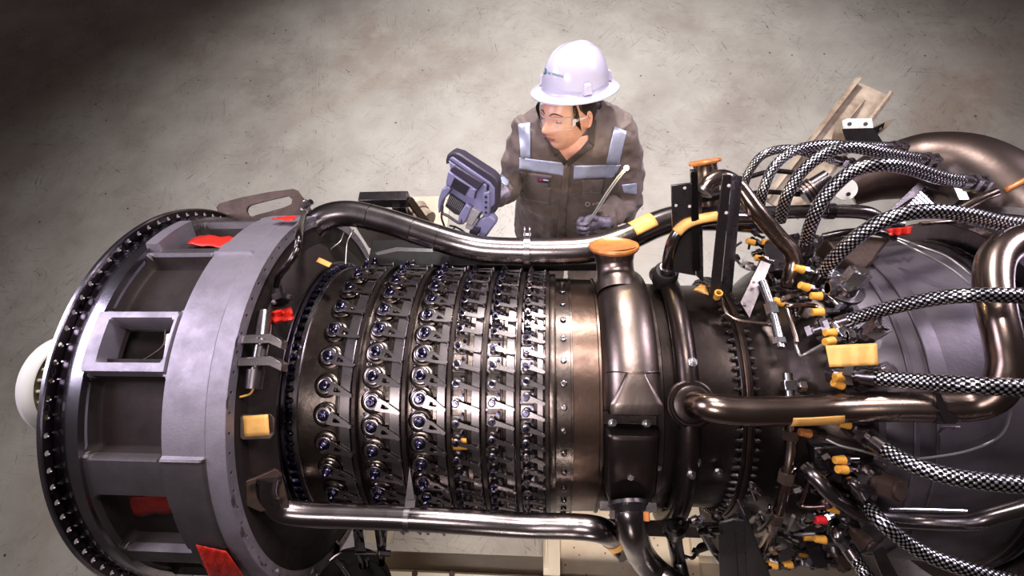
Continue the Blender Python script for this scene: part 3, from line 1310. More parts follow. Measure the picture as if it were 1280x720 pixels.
mb = MB()
mb.grid(bump_rows(.13, .275, -28.6, -80, hbox, .372, 60, 30, 5, lambda t_: (.132 + max(0, -55 - t_) * .0022, .273 - max(0, -55 - t_) * .0022)))
add('box_body', mb, M['case_dark'], t)
Jp = spl([PR(784, 632, .455), PR(786, 645, .475), PR(791, 668, .49), PR(802, 694, .50), PR(820, 715, .515), PR(850, 738, .53)], 8)
J = thing('drain_pipe', Jp[0], 'thick shiny curved steel pipe leaving the rounded box duct at the lower middle', 'pipe')
add('pipe', MB().tube(Jp, .040, 26), M['pipe'], J)
mb = MB()
T = (Jp[2] - Jp[0]).normalized()
mb.lathe(Jp[1] - T * .012, T, [(0, .03), (0, .054), (.010, .056), (.014, .050), (.024, .046), (.03, .040)], 28)
for s in (-1, 1):
    mb.box(Jp[1] + Vector((s * .058, 0, .004)), (.03, .022, .022))
add('flange', mb, M['black_metal'], J)
for s, p in ((0, (766, 637)), (1, (808, 640))):
    mb = MB()
    c = PR(*p, .52)
    mb.cyl(c, c + Vector((.0, -.02, -.004)), .008, seg=6)
    add('flange_bolt', mb, M['steel_mid'] if s == 0 else M['capcopper'], J)
# bolts and small lettering plate between duct and box
src = None
for px_, py_ in ((766, 530), (809, 531), (785, 581), (823, 585), (859, 580), (872, 580), (899, 593), (861, 457)):
    Wm = surfW(*XT(px_, py_, .385)[:2], .374 if px_ not in (785, 859, 861) else .425)
    if src is None:
        src = eng_part('casing_bolt', hexbolt(.009, .012), M['steel'], Wm)
    else:
        copy_to(src, Wm, ENG)
mb = MB()
for k in range(5):
    c = PR(780 + k * 3.2, 520, .382)
    mb.box(c, (.004, .003, .002))
    c = PR(786 + k * 3.2, 529, .382)
    mb.box(c, (.004, .003, .002))
add('stamped_marks', mb, M['steel'], ENG)

# ---- arched tube with tape, in a black cup
Fp = spl(zz([(834, 340, 1.36), (836, 322, 1.42), (842, 300, 1.48), (855, 284, 1.51), (875, 276, 1.52), (905, 272, 1.52), (940, 272, 1.5)]), 10)
t = thing('vent_tube', Fp[0], 'arched steel tube rising from a black cup left of the upright brackets', 'pipe')
add('tube', MB().tube(Fp, [.018, .0175, .017, .017, .017, .017], 22), M['pipe'], t)
mb = MB()
mb.lathe(Fp[0] - Vector((0, 0, .06)), (0, .1, 1), [(0, .035), (.03, .038), (.055, .036), (.062, .032), (.062, .018)], 28)
add('cup', mb, M['black'], t)
ringclamp(t, Fp, 3, .018, 'collar', .006, M['steel_mid'], .004)
tapeobj('masking_tape', arc_on(Fp, nearest_i(Fp, 846, 291), nearest_i(Fp, 896, 273), .0182, (-.1, .3, 1), 75), M['tape'], 'tan tape wrapped over the top of the arched tube', 'tape')

# ---- pipe with open elbow end, leaning down to the right
Dp = spl(zz([(878, 240, 1.56), (886, 229, 1.57), (903, 222, 1.57), (922, 233, 1.55), (945, 263, 1.52), (975, 298, 1.47), (988, 312, 1.45), (992, 325, 1.43), (990, 340, 1.41), (986, 356, 1.38)]), 9)
t = thing('elbow_pipe', Dp[0], 'brown steel pipe with an open elbow end slanting down behind the tall bracket', 'pipe')
add('pipe', MB().tube(Dp, .0225, 24), M['pipe_brown'], t)
ringclamp(t, Dp, 1, .0225, 'end_ring', .005, M['steel_mid'], .006)
mb = MB()
mb.cyl(Dp[-1] - Vector((0, .012, .02)), Dp[-1], .042, .034, seg=26)
add('base_flange', mb, M['steel_mid'], t)

# ---- upright port with an orange lid
t = thing('capped_port', PZ(883, 235, 1.42), 'upright cylinder port closed by an orange rimmed lid beside the brackets', 'port')
pt, pb = PZ(881, 203, 1.472), PZ(884, 236, 1.42)
mb = MB()
ax = (pt - pb).normalized()
ln = (pt - pb).length
mb.lathe(pb, ax, [(-.05, .035), (0, .036), (ln - .03, .036), (ln - .012, .034), (ln, .038)], 28, True, True)
add('cylinder', mb, M['pipe_brown'], t)
mb = MB()
mb.lathe(pt - ax * .004, ax, [(0, .034), (.0, .046), (.006, .048), (.011, .045), (.008, .030), (.008, .001)], 30)
add('lid', mb, M['capcopper'], t, label='orange lid')
mb = MB()
mb.lathe(pb - ax * .03, ax, [(-.01, .02), (0, .05), (.012, .06), (.016, .06), (.016, .03)], 28)
add('collar', mb, M['black'], t)


# ---- uprights and other plates
def plate(c, th, mbx=None):
    mb = mbx or MB()
    mb.prism(zz(c), th)
    return mb


def bracket(name, parts, m, label, cat='bracket', bolts=(), bz=1.5, names=None):
    t = thing(name, PZ(*parts[0][0][0]), label, cat)
    for i, (c, th) in enumerate(parts):
        add((names or ['web', 'flange', 'web', 'flange', 'foot'])[i % 5], plate(c, th), m, t, bevel=.0012)
    for (px_, py_, z_) in bolts:
        mb = MB()
        p = PZ(px_, py_, z_)
        v = (CAM - p).normalized()
        mb.cyl(p - v * .004, p + v * .005, .0045, seg=6)
        add('bolt', mb, M['pipe_dark'], t)
    return t


bracket('angle_bracket', [([(839, 232, 1.60), (865, 229, 1.60), (870, 345, 1.40), (842, 340, 1.40)], (0, .006, -.003)),
                          ([(865, 229, 1.60), (876, 246, 1.56), (878, 352, 1.36), (870, 345, 1.40)], (.004, 0, 0))], M['black_metal'],
        'left one of two tall black angle brackets standing on the engine', bolts=[(856, 235, 1.60), (845, 257, 1.57), (862, 258, 1.57)])
bracket('strip_bracket', [([(863, 214, 1.64), (872, 214, 1.64), (876, 338, 1.42), (866, 340, 1.42)], (.001, .012, -.006))], M['pipe_dark'],
        'narrow upright steel strip between the two tall black brackets')
bracket('angle_bracket', [([(903, 218, 1.68), (915, 219, 1.68), (900, 372, 1.40), (887, 372, 1.40)], (0, .005, -.003)),
                          ([(915, 219, 1.68), (928, 221, 1.66), (915, 365, 1.36), (900, 372, 1.40)], (.002, .004, -.002))], M['black_metal'],
        'right one of two tall black angle brackets, with a ribbed edge', bolts=[(911, 232, 1.68), (908, 266, 1.62)])
bracket('gusset_bracket', [([(951, 325, 1.44), (964, 330, 1.44), (937, 398, 1.40), (925, 378, 1.40)], (0, .005, -.004)),
                           ([(951, 325, 1.44), (958, 323, 1.43), (968, 330, 1.43), (964, 330, 1.44)], (0, .02, -.02))], M['black_metal'],
        'flat black bracket with holes leaning over the bolted brown flange', bolts=[(942, 353, 1.445), (931, 380, 1.405)])
bracket('lower_channel', [([(898, 655, 1.20), (918, 650, 1.22), (924, 735, 1.05), (900, 740, 1.05)], (0, .006, 0)),
                          ([(918, 650, 1.22), (930, 652, 1.22), (935, 735, 1.05), (924, 735, 1.05)], (0, .006, 0)),
                          ([(921, 625, 1.24), (931, 645, 1.24), (962, 722, 1.05), (935, 735, 1.05)], (.004, .004, 0))], M['black_metal'],
        'black folded steel channel bracket at the bottom right of centre')
# lifting bracket with a slot
t = thing('lifting_bracket', PZ(330, 262, 1.25), 'flat dark lifting bracket with a long slot at the upper left of the engine', 'bracket')
oz = 1.27
outp = [(270, 259), (274, 254), (300, 247), (335, 240), (366, 236), (371, 238), (388, 262), (384, 268), (362, 272), (340, 277), (325, 281), (300, 278), (283, 270), (272, 264)]
inp = [(309, 260), (312, 257), (322, 254), (338, 250), (352, 247), (360, 245), (365, 249), (364, 255), (355, 259), (338, 264), (322, 268), (314, 271), (310, 269), (308, 264)]
mb = MB()
mb.holeprism([PZ(x, y, oz - (y - 236) * .0016) for x, y in outp], [PZ(x, y, oz - (y - 236) * .0016) for x, y in inp], (0, .006, -.010))
add('plate', mb, M['rust'], t, bevel=.0015)
mb = MB()
mb.cyl(PZ(381, 258, 1.29), PZ(389, 252, 1.31), .010, seg=12)
mb.cyl(PZ(376, 262, 1.29), PZ(384, 266, 1.28), .009, seg=6)
mb.tube(spl(zz([(380, 262, 1.30), (376, 255, 1.33), (383, 250, 1.33), (388, 256, 1.31), (385, 264, 1.29)]), 6), .002, 8)
add('shackle', mb, M['steel_mid'], t)
Hb = spl([PZ(381, 266, 1.33), PR(375, 290, .66), PR(371, 312, .655), PR(361, 330, .63), PR(350, 343, .58), PR(346, 358, .54)], 8)
mb = MB().tube(Hb, .010, 14)
solo('sheathed_cable', mb, M['pipe_dark'], 'dark sheathed cable curving down beside the left end of the long far pipe', 'cable')

# sensor with red cap hanging below it
t = thing('plug_connector', PR(350, 372, .53), 'dark cable connector above the red cover between frame and casing', 'connector')
mb = MB()
mb.cyl(PR(346, 356, .53), PR(349, 372, .52), .017, .020, seg=16)
mb.cyl(PR(349, 370, .52), PR(351, 378, .515), .025, seg=6)
add('body', mb, M['black_metal'], t)
add('nut', MB().cyl(PR(361, 371, .53), PR(365, 371, .53), .012, seg=10), M['steel_mid'], t)
add('ball_stud', MB().ball(PR(342, 378, .54), .008, 10), M['steel'], t)
mb = drape([(333, 391), (364, 384), (368, 399), (342, 405)], lambda x, y: PR(x, y, .53 + .012 * math.sin(x * .35) + .006 * math.sin(y * .6)), 12, 6)
tapeobj('red_cover', mb, M['red'], 'crumpled red cover hanging below the connector between frame and casing', 'cover', .003)
mb = MB().ball(PR(335, 396, .545), .007, 12)
solo('blue_plug', mb, M['blue'], 'tiny blue plug beside the crumpled red cover', 'plug')

# actuator rod held in two clamp blocks
t = thing('actuator_rod', PR(320, 440, .56), 'polished rod held by two clamp blocks between frame and casing', 'rod')
mb = MB()
mb.cyl(PR(331, 392, .545), PR(327, 430, .56), .020, seg=20)
mb.cyl(PR(327, 430, .56), PR(317, 484, .56), .018, seg=20)
mb.cyl(PR(320, 462, .56), PR(316.5, 486, .56), .0225, .020, seg=20)
add('rod', mb, M['steel_mid'], t)
for k, (y0, y1) in enumerate(((418, 430), (446, 456))):
    mb = MB()
    mb.prism([PR(298, y0 + 1, .585), PR(338, y0 - 1, .585), PR(353, y0 + 8, .56), PR(352, y0 + 19, .56), PR(336, y0 + 11, .585), PR(296, y0 + 12, .585)], (-.002, .010, -.03))
    add('clamp_block', mb, M['steel_mid'], t, bevel=.002)
mb = MB().tube(spl([PR(317, 486, .55), PR(313, 492, .55), PR(305, 495, .55), PR(298, 497, .55)], 6), .0028, 8)
add('lead_wire', mb, M['tape'], t)
mb = MB()
mb.prism([PR(297, 524, .545), PR(304, 518, .545), PR(338, 517, .53), PR(343, 523, .53), PR(343, 542, .53), PR(338, 549, .53), PR(303, 550, .545), PR(297, 545, .545)], (-.01, .004, -.02))
t = thing('cover_plate', PR(320, 532, .54), 'small square port frame in the recess, its middle taped over', 'plate')
add('frame', mb, M['rust'], t, bevel=.002)
mb = drape([(304, 520), (335, 518), (337, 544), (306, 546)], lambda x, y: PR(x, y, .551), 6, 5, .0004)
tapeobj('masking_tape', mb, M['tape'], 'square patch of tan tape over the small port in the recess', 'tape')
tapeobj('masking_tape', drape([(399, 322), (415, 329), (411, 334), (395, 327)], lambda x, y: PR(x, y, .52), 5, 3, .001), M['tape'], 'little tan tape tab above the front flange of the vane casing', 'tape')
tapeobj('masking_tape', drape([(866, 363), (876, 355), (884, 358), (886, 369)], lambda x, y: PR(x, y, .44 + .006 * math.sin(x)), 5, 3), M['tape'], 'crumpled tan tape scrap at the foot of the tall brackets', 'tape')
tapeobj('red_tape', drape([(340, 274), (350, 271), (372, 270), (366, 276)], lambda x, y: PZ(x, y, 1.45) if False else PR(x, y, .625), 8, 3, .003), M['red'], 'red tape scrap at the foot of the slotted lifting bracket', 'tape')
tapeobj('red_tape', drape([(245, 681), (283, 689), (306, 722), (262, 722)], lambda x, y: PR(x, y, .62 + .004 * math.sin(x * .5 + y * .3)), 10, 8), M['red_dark'] if False else M['red'], 'torn glossy red tape at the bottom of the grey frame', 'tape')
tapeobj('paper_tag', drape([(1032, 432), (1096, 429), (1098, 456), (1037, 459)], lambda x, y: PR(x, y, .57 + .003 * math.sin(x * .3)), 12, 6), M['tape'], 'large wide tan tape label among the fittings on the right', 'tag')
tapeobj('amber_patch', drape([(563, 548), (583, 548), (584, 562), (564, 562)], lambda x, y: PR(x, y, .405), 5, 3), M['cap'], 'amber stained square under a small lever low on the vane casing', 'patch')

# dark tray and grey lever behind the vane casing
t = thing('cable_tray', (-.35, .47, 1.18), 'long dark tray between the far pipe and the vane casing', 'tray')
mb = MB()
mb.box((-.20, .44, 1.17), (.92, .11, .05))
add('tray', mb, M['black'], t, bevel=.004)
mb = MB()
mb.prism(zz([(468, 316, 1.30), (495, 309, 1.32), (541, 311, 1.32), (541, 315, 1.32), (497, 314, 1.31), (472, 319, 1.29)]), (0, .004, -.006))
solo('grey_lever_arm', mb, M['steel'], 'thin grey lever arm lying above the front of the vane casing', 'lever')
for k, L in enumerate(([(430, 290, 1.28), (425, 302, 1.27), (413, 312, 1.28), (407, 326, 1.3)], [(442, 287, 1.3), (435, 300, 1.3), (433, 312, 1.3), (432, 330, 1.3)])):
    solo('thin_wire', MB().tube(spl(zz(L), 6), .0022, 8), M['wire'], ('thin pale wire zigzagging under the bend of the far pipe', 'thin dark wire hanging straight under the bend of the far pipe')[k], 'wire')
# ---------------------------------------------------------------- braided hoses and the fittings on the right
def hexseg(mb, p0, p1, r):
    mb.cyl(p0, p1, r, seg=6)


def hose(pts, r, label, e0=1, e1=1, n=9, group='braided steel hoses'):
    P = spl(zz(pts) if not isinstance(pts[0], Vector) else pts, n)
    t = thing('braided_hose', P[0], label, 'hose', group)
    add('braid', MB().tube(P, r, 26), M['braid'], t)
    for e, q, d in ((e0, P[0], (P[0] - P[2]).normalized()), (e1, P[-1], (P[-1] - P[-3]).normalized())):
        if not e:
            continue
        f = add('ferrule', MB().lathe(q - d * .02, d, [(0, r), (0, r * 1.12), (.03, r * 1.12), (.032, r * .8), (.045, r * .8)], 22), M['steel_mid'], t, label='smooth metal ferrule')
        mb = MB()
        hexseg(mb, q + d * .022, q + d * .042, r * 1.45)
        mb.cyl(q + d * .042, q + d * .068, r * .95, seg=18)
        hexseg(mb, q + d * .066, q + d * .080, r * 1.5)
        add('end_nut', mb, M['steel_mid'], t)
    return P


hose([(930, 232, 1.45), (938, 212, 1.49), (955, 193, 1.53), (985, 186, 1.53), (1015, 193, 1.5), (1044, 200, 1.45)], .0125, 'thinnest braided hose, the leftmost arch of the upper right group', 0, 1)
hose([(948, 268, 1.43), (954, 238, 1.50), (968, 208, 1.54), (994, 188, 1.55), (1030, 181, 1.54), (1070, 183, 1.5), (1108, 184, 1.45)], .0145, 'braided hose arching second from left in the upper right group', 0, 1)
hose([(975, 276, 1.44), (984, 244, 1.52), (1004, 213, 1.57), (1034, 191, 1.60), (1064, 184, 1.60), (1098, 190, 1.57), (1130, 196, 1.53), (1148, 199, 1.5)], .0165, 'braided hose with its right end nut resting highest on the big dark duct', 0, 1)
hose([(1007, 306, 1.43), (1014, 280, 1.51), (1032, 245, 1.58), (1064, 215, 1.63), (1100, 206, 1.65), (1136, 210, 1.62), (1175, 222, 1.57), (1205, 227, 1.53)], .0180, 'thick braided hose arching over to the lower end nut on the big dark duct', 1, 1)
hose([(1026, 346, 1.44), (1044, 322, 1.52), (1078, 291, 1.60), (1120, 270, 1.65), (1165, 264, 1.66), (1210, 269, 1.64), (1250, 278, 1.61), (1300, 283, 1.58)], .0185, 'braided hose sweeping right just above the violet grey casing', 1, 0)
hose([(1052, 403, 1.50), (1080, 394, 1.54), (1120, 383, 1.60), (1170, 373, 1.66), (1220, 369, 1.70), (1300, 370, 1.71)], .0162, 'braided hose crossing the violet grey casing nearly level', 1, 0)
hose([PR(1083, 471, .52), PR(1110, 474, .55), PR(1160, 478, .60), (PR(1220, 482, .66)), PR(1300, 486, .68)], .0185, 'braided hose lying straight above the bronze pipe', 1, 0)
hose([PR(1098, 556, .52), PR(1120, 571, .56), PR(1150, 585, .60), PR(1190, 596, .63), PR(1240, 603, .65), PR(1310, 608, .66)], .0185, 'braided hose curving right below the bronze pipe', 1, 0)
hose([PR(1083, 632, .50), PR(1102, 653, .56), PR(1130, 676, .58), PR(1160, 694, .60), PR(1200, 709, .62), PR(1250, 724, .63), PR(1300, 735, .63)], .0172, 'braided hose sloping down to the lower right corner', 1, 0)
hose([PR(1062, 688, .50), PR(1074, 706, .53), PR(1088, 726, .56), PR(1105, 750, .58)], .0165, 'short braided hose leaving the bottom edge right of the yellow caps', 1, 0)
# elbows at the lower hose ends
for L, r, lab in (([PR(1060, 606, .47), PR(1063, 603, .50), PR(1070, 606, .52), PR(1078, 620, .51)], .013, 'shiny violet elbow at the top of the hose sloping to the corner'),
                  ([PR(1054, 664, .47), PR(1048, 664, .50), PR(1047, 672, .52), PR(1055, 682, .51)], .013, 'shiny elbow at the top of the short bottom hose')):
    solo('elbow_fitting', MB().tube(spl(L, 6), r, 18), M['steel_mid'], lab, 'fitting')

# ---- big dark duct at the top right
Kp = spl(zz([(1060, 236, 1.06), (1100, 219, 1.12), (1150, 209, 1.18), (1200, 214, 1.22), (1245, 238, 1.25), (1285, 275, 1.26), (1310, 330, 1.22), (1320, 400, 1.15)]), 9)
t = thing('exhaust_duct', Kp[20], 'large dark curved duct in the upper right corner', 'duct')
add('duct', MB().tube(Kp, [.070, .095, .118, .126, .13, .13, .13, .13], 48), M['scroll'], t)
KB = bvh_of(MB().tube(Kp, [.070, .095, .118, .126, .13, .13, .13, .13], 48))
mb = drape([(1254, 235), (1296, 214), (1297, 221), (1258, 241)], lambda x, y: hit(KB, x, y, .003), 8, 2)
tapeobj('masking_tape', mb, M['capcopper'], 'orange brown tape strip on the large dark duct', 'tape')

# ---- weathered channel with its bolted bracket
t = thing('channel_beam', PZ(1030, 190, .85), 'weathered beige channel beam slanting out behind the engine at upper right', 'beam')
a, b_ = PZ(1090, 112, .98), PZ(975, 262, .80)
d = (b_ - a).normalized()
up = Vector((0, 0, 1))
up = (up - d * up.dot(d)).normalized()
sd = d.cross(up)
if sd.x < 0:
    sd = -sd
mb = MB()
prof = [(-.085, .0), (-.085, .028), (-.073, .040), (-.062, .040), (-.062, .034), (-.072, .030), (-.077, .024), (-.077, .008), (-.07, .008), (.07, .008), (.077, .008), (.077, .024), (.072, .030), (.062, .034), (.062, .040), (.073, .040), (.085, .028), (.085, .0)]
mb.prism([a + sd * x + up * z for x, z in prof], b_ - a)
add('channel', mb, M['beige'], t)
mb = MB()
mb.prism([a + d * .06 - sd * .002 + up * .008, a + d * .22 - sd * .002 + up * .008, a + d * .20 - sd * .002 + up * .04, a + d * .08 - sd * .002 + up * .02], sd * .005)
add('fin', mb, M['beige'], t)
t = thing('bolted_bracket', PZ(1075, 165, 1.0), 'white two hole bracket bolted at the end of the beige channel beam', 'bracket')
mb = MB()
mb.prism(zz([(1053, 151, 1.08), (1060, 148, 1.08), (1090, 148, 1.08), (1092, 160, 1.06), (1054, 161, 1.06)]), (0, .004, -.006))
add('face_plate', mb, M['white'], t, bevel=.001)
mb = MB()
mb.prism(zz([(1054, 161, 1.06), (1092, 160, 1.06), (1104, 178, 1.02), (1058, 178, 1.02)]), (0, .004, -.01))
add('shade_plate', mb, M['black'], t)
mb = MB()
mb.prism(zz([(1046, 151, 1.06), (1054, 151, 1.08), (1057, 178, 1.02), (1040, 178, 1.0)]), (0, .004, -.01))
add('side_plate', mb, M['beige'], t)
for x in (1062, 1082):
    mb = MB()
    p = PZ(x, 155, 1.078)
    mb.cyl(p, p + (CAM - p).normalized() * .004, .008, seg=14)
    add('bolt_hole', mb, M['dev_black'], t)
t = thing('wedge_block', PZ(1105, 158, 1.0), 'pale wedge with dark end beside the white bracket', 'block')
mb = MB()
mb.prism(zz([(1092, 158, 1.04), (1105, 152, 1.04), (1121, 148, 1.06), (1106, 162, 1.02), (1098, 168, 1.0)]), (0, .01, -.02))
add('wedge', mb, M['beige'], t)
mb = MB()
mb.prism(zz([(1092, 160, 1.045), (1106, 153, 1.045), (1104, 160, 1.03), (1096, 168, 1.005)]), (0, .01, -.02))
add('end', mb, M['black'], t)

# ---- straight silver pipe behind the hoses
Hp = spl(zz([(905, 268, 1.33), (960, 266, 1.33), (1030, 264, 1.34), (1075, 265, 1.34), (1092, 270, 1.33), (1104, 279, 1.31), (1125, 282, 1.3)]), 8)
t = thing('silver_pipe', Hp[0], 'straight silver pipe running level behind the arched hoses', 'pipe')
add('pipe', MB().tube(Hp, .0215, 22), M['pipe'], t)
ringclamp(t, Hp, nearest_i(Hp, 1038, 264), .0215, 'coupling', .012, M['pipe_dark'], .004)
for L, r, lab, m in (([(928, 224, 1.36), (965, 214, 1.36), (1000, 217, 1.36)], .008, 'thin dark hose behind the arches, upper one', 'pipe_dark'),
                     ([(930, 243, 1.35), (960, 240, 1.35), (1000, 243, 1.35)], .008, 'thin dark hose behind the arches, lower one', 'pipe_dark'),
                     ([(1195, 265, 1.35), (1222, 250, 1.37), (1245, 240, 1.38)], .014, 'slanting bronze tube below the large dark duct', 'pipe_brown'),
                     ([(1150, 280, 1.4), (1190, 277, 1.40), (1222, 276, 1.4)], .006, 'thin brass coloured tube just under the sweeping hose', 'pipe_brown')):
    solo('tube', MB().tube(spl(zz(L), 8), r, 16), M[m], lab, 'tube')
t = thing('ribbed_coupling', PZ(1015, 238, 1.38), 'dark ribbed coupling with brass rings behind the arched hoses', 'fitting')
p0, p1 = PZ(1003, 244, 1.36), PZ(1036, 222, 1.40)
mb = MB().cyl(p0, p1, .034, .028, seg=24)
add('body', mb, M['black_metal'], t)
for k in range(3):
    q = p0.lerp(p1, .08 + .13 * k)
    mb = MB()
    mb.cyl(q, q + (p1 - p0).normalized() * .006, .037, seg=24)
    add('ring', mb, M['duct'], t)
mb = MB()
p = PZ(1056, 237, 1.36)
n_ = (CAM - p).normalized() + Vector((.25, .1, .2))
mb.cyl(p, p + n_.normalized() * .006, .034, seg=28)
t = thing('white_disc', p, 'white round flange plate with one dark hole behind the arched hoses', 'plate')
add('disc', mb, M['white'], t)
mb = MB()
q = PZ(1060, 243, 1.37)
mb.cyl(q, q + n_.normalized() * .006, .006, seg=12)
add('hole', mb, M['dev_black'], t)

# triangular frame and finned clamp in the gap below the big duct
bracket('triangle_bracket', [([(1112, 262, 1.22), (1150, 226, 1.22), (1162, 228, 1.22), (1126, 264, 1.22)], (0, 0, -.02)),
                             ([(1150, 226, 1.22), (1228, 240, 1.22), (1226, 248, 1.22), (1160, 236, 1.22)], (0, 0, -.02)),
                             ([(1158, 232, 1.2), (1168, 234, 1.2), (1166, 262, 1.2), (1160, 262, 1.2)], (0, 0, -.02))], M['black_metal'],
        'dark triangular frame in the gap under the large dark duct')
t = thing('finned_clamp', PZ(1145, 250, 1.3), 'pale finned clamp below the large dark duct', 'clamp')
for k in range(5):
    mb = MB()
    a, b_ = PZ(1137 + k * 3, 254 - k * 3.2, 1.31), PZ(1152 + k * 3.5, 268 - k * 2.4, 1.31)
    mb.bar(a, b_, .008, .012)
    add('fin', mb, M['steel'], t)
mb = MB()
mb.cyl(PZ(1128, 262, 1.3), PZ(1142, 252, 1.3), .014, seg=12)
add('body', mb, M['steel_mid'], t)
add('lug', MB().box(PZ(1198, 245, 1.28), (.03, .05, .03)), M['steel_mid'], t)
mb = drape([(1106, 287), (1140, 283), (1138, 293), (1110, 295)], lambda x, y: PZ(x, y, 1.44 + .012 * math.sin(x * .6)), 12, 5)
tapeobj('red_cloth', mb, M['red'], 'red cloth scrap tucked under the sweeping braided hose', 'cloth', .004)
for k, L in enumerate(([(1122, 298, 1.46), (1150, 308, 1.49), (1185, 322, 1.51), (1215, 345, 1.52)], [(1122, 301, 1.46), (1150, 315, 1.49), (1188, 336, 1.50), (1220, 362, 1.51)])):
    solo('safety_wire', MB().tube(spl(zz(L), 8), .003, 8), M['wire'], ('upper of two wires lying over the violet grey casing', 'lower of two wires lying over the violet grey casing')[k], 'wire')
# funnel mount on the casing shoulder
t = thing('trunnion_mount', PR(1085, 300, .5), 'dark funnel shaped mount on the shoulder of the violet grey casing', 'mount')
mb = MB()
mb.prism([PZ(1030, 297, 1.42), PZ(1068, 293, 1.44), PZ(1115, 297, 1.42), PZ(1100, 312, 1.42), PZ(1093, 326, 1.41), PZ(1083, 336, 1.40), PZ(1070, 335, 1.40), PZ(1058, 325, 1.41), PZ(1045, 312, 1.42)], (0, -.01, -.07))
add('gusset', mb, M['rust'], t, bevel=.006)
mb = MB()
mb.tube(spl(zz([(1028, 296, 1.43), (1060, 290, 1.45), (1095, 290, 1.45), (1118, 297, 1.43)]), 6), .010, 12)
add('lip', mb, M['pipe_dark'], t)

# ---- lower right pipe
Ip = spl([PR(1008, 585, .44), PR(1020, 597, .47), PR(1040, 619, .49), PR(1062, 635, .485), PR(1090, 646, .485), PR(1150, 651, .50), PR(1212, 652, .54), PR(1240, 645, .55), PR(1310, 625, .56)], 8)
t = thing('scavenge_pipe', Ip[0], 'slim steel pipe running right below the lower hoses and bending up at the edge', 'pipe')
add('pipe', MB().tube(Ip, .0195, 20), M['pipe'], t)
Gp = spl([PR(1112, 637, .56), PR(1140, 637, .56), PR(1208, 639, .56)], 5)
solo('support_rail', MB().tube(Gp, .004, 8), M['steel'], 'thin bright rail just above the slim lower right pipe', 'rail')
W1 = spl([PR(1033, 549, .46), PR(1050, 557, .48), PR(1075, 563, .49), PR(1120, 574, .50), PR(1170, 571, .515), PR(1215, 562, .52), PR(1250, 545, .52), PR(1262, 520, .52), PR(1262, 505, .53)], 8)
solo('loose_wire', MB().tube(W1, .003, 8), M['wire'], 'long loose pale wire looping below the bronze pipe on the right', 'wire')

# ---- vertical sectioned tube at x ~ 980
Lp = spl([PR(988, 530, .42), PR(988, 560, .42), PR(984, 590, .43), PR(977, 625, .44), PR(967, 655, .45), PR(955, 684, .46), PR(945, 700, .47)], 8)
t = thing('fuel_tube', Lp[0], 'curved bronze fuel tube with square unions at the lower middle right', 'tube')
add('tube', MB().tube(Lp, .0145, 18), M['pipe_brown'], t)
for px_, py_ in ((988, 541), (984, 596), (974, 646)):
    i = nearest_i(Lp, px_, py_)
    mb = MB()
    hexseg(mb, Lp[i - 1], Lp[min(i + 2, len(Lp) - 1)], .0205)
    add('union_nut', mb, M['rust'], t)
Lq = spl([PZ(953, 352, 1.44), PR(963, 380, .46), PR(972, 415, .45), PR(976, 435, .45)], 8)
t = thing('fuel_tube', Lq[0], 'short straight silver tube with two unions leaning at the upper middle right', 'tube')
add('tube', MB().tube(Lq, .0115, 18), M['steel'], t)
for i in (8, 19):
    mb = MB()
    hexseg(mb, Lq[i], Lq[i + 3], .018)
    add('union_nut', mb, M['steel'], t)
for L, r, lab in (([PR(903, 374, .43), PR(905, 385, .44), PR(912, 395, .44), PR(930, 402, .44), PR(965, 406, .44)], .0055, 'thin dark tube running from a yellow cap over the bolted flange'),
                  ([PR(988, 390, .45), PR(984, 385, .46), PR(990, 382, .47), PR(1015, 382, .47), PR(1022, 384, .47)], .0065, 'bent thin tube, upper of the pair right of the silver tube'),
                  ([PR(984, 386, .46), PR(988, 400, .46), PR(994, 420, .46), PR(996, 428, .46)], .0065, 'thin tube dropping beside the short silver tube'),
                  ([PR(993, 425, .45), PR(997, 438, .46), PR(1001, 445, .46), PR(1008, 442, .46), PR(1030, 430, .5)], .004, 'fine bent wire tube leading to the wide tan label'),
                  ([PR(1012, 600, .44), PR(1004, 620, .44), PR(1000, 630, .44), PR(1010, 634, .45), PR(1035, 633, .47)], .0065, 'bent brown tube under the start of the slim lower pipe'),
                  ([PR(992, 645, .45), PR(986, 660, .45), PR(988, 668, .45), PR(1000, 668, .46), PR(1020, 667, .47)], .005, 'bent tube leading to the lowest pair of yellow caps'),
                  ([PR(950, 640, .43), PR(965, 652, .43), PR(960, 680, .44), PR(953, 694, .45)], .004, 'fine wire tube left of the curved bronze tube')):
    solo('bent_tube', MB().tube(spl(L, 8), r, 12), M['pipe_brown' if r > .005 else 'wire'], lab, 'tube')


# ---- fittings: manifold tee blocks and fuel nozzles
def tee(px, py, r, label, ang=0, s=1.0, m='steel'):
    c = PR(px, py, r)
    o_ = Vector((0, c.y, c.z - AX)).normalized()
    tv = Vector((1, 0, 0)).cross(o_)
    ux = (Vector((1, 0, 0)) * math.cos(ang) + tv * math.sin(ang))
    uy = o_.cross(ux)
    t = thing('tee_fitting', c, label, 'fitting', 'metal fittings on the right of the engine')
    mb = MB()
    Mx = Matrix((ux, uy, o_)).transposed()
    mb.box(c, (.028 * s, .024 * s, .024 * s), Mx)
    add('block', mb, M[m], t, bevel=.002)
    mb = MB()
    mb.cyl(c - uy * .012 * s, c - uy * .034 * s, .011 * s, seg=16)
    hexseg(mb, c - uy * .026 * s, c - uy * .036 * s, .014 * s)
    add('spigot', mb, M['steel'], t)
    add('spigot', MB().cyl(c + uy * .012 * s, c + uy * .028 * s, .011 * s, seg=16), M['steel'], t)
    mb = MB()
    mb.cyl(c + ux * .012 * s, c + ux * .038 * s, .009 * s, seg=16)
    hexseg(mb, c + ux * .022 * s, c + ux * .036 * s, .014 * s)
    add('side_nut', mb, M['steel'], t)
    return c


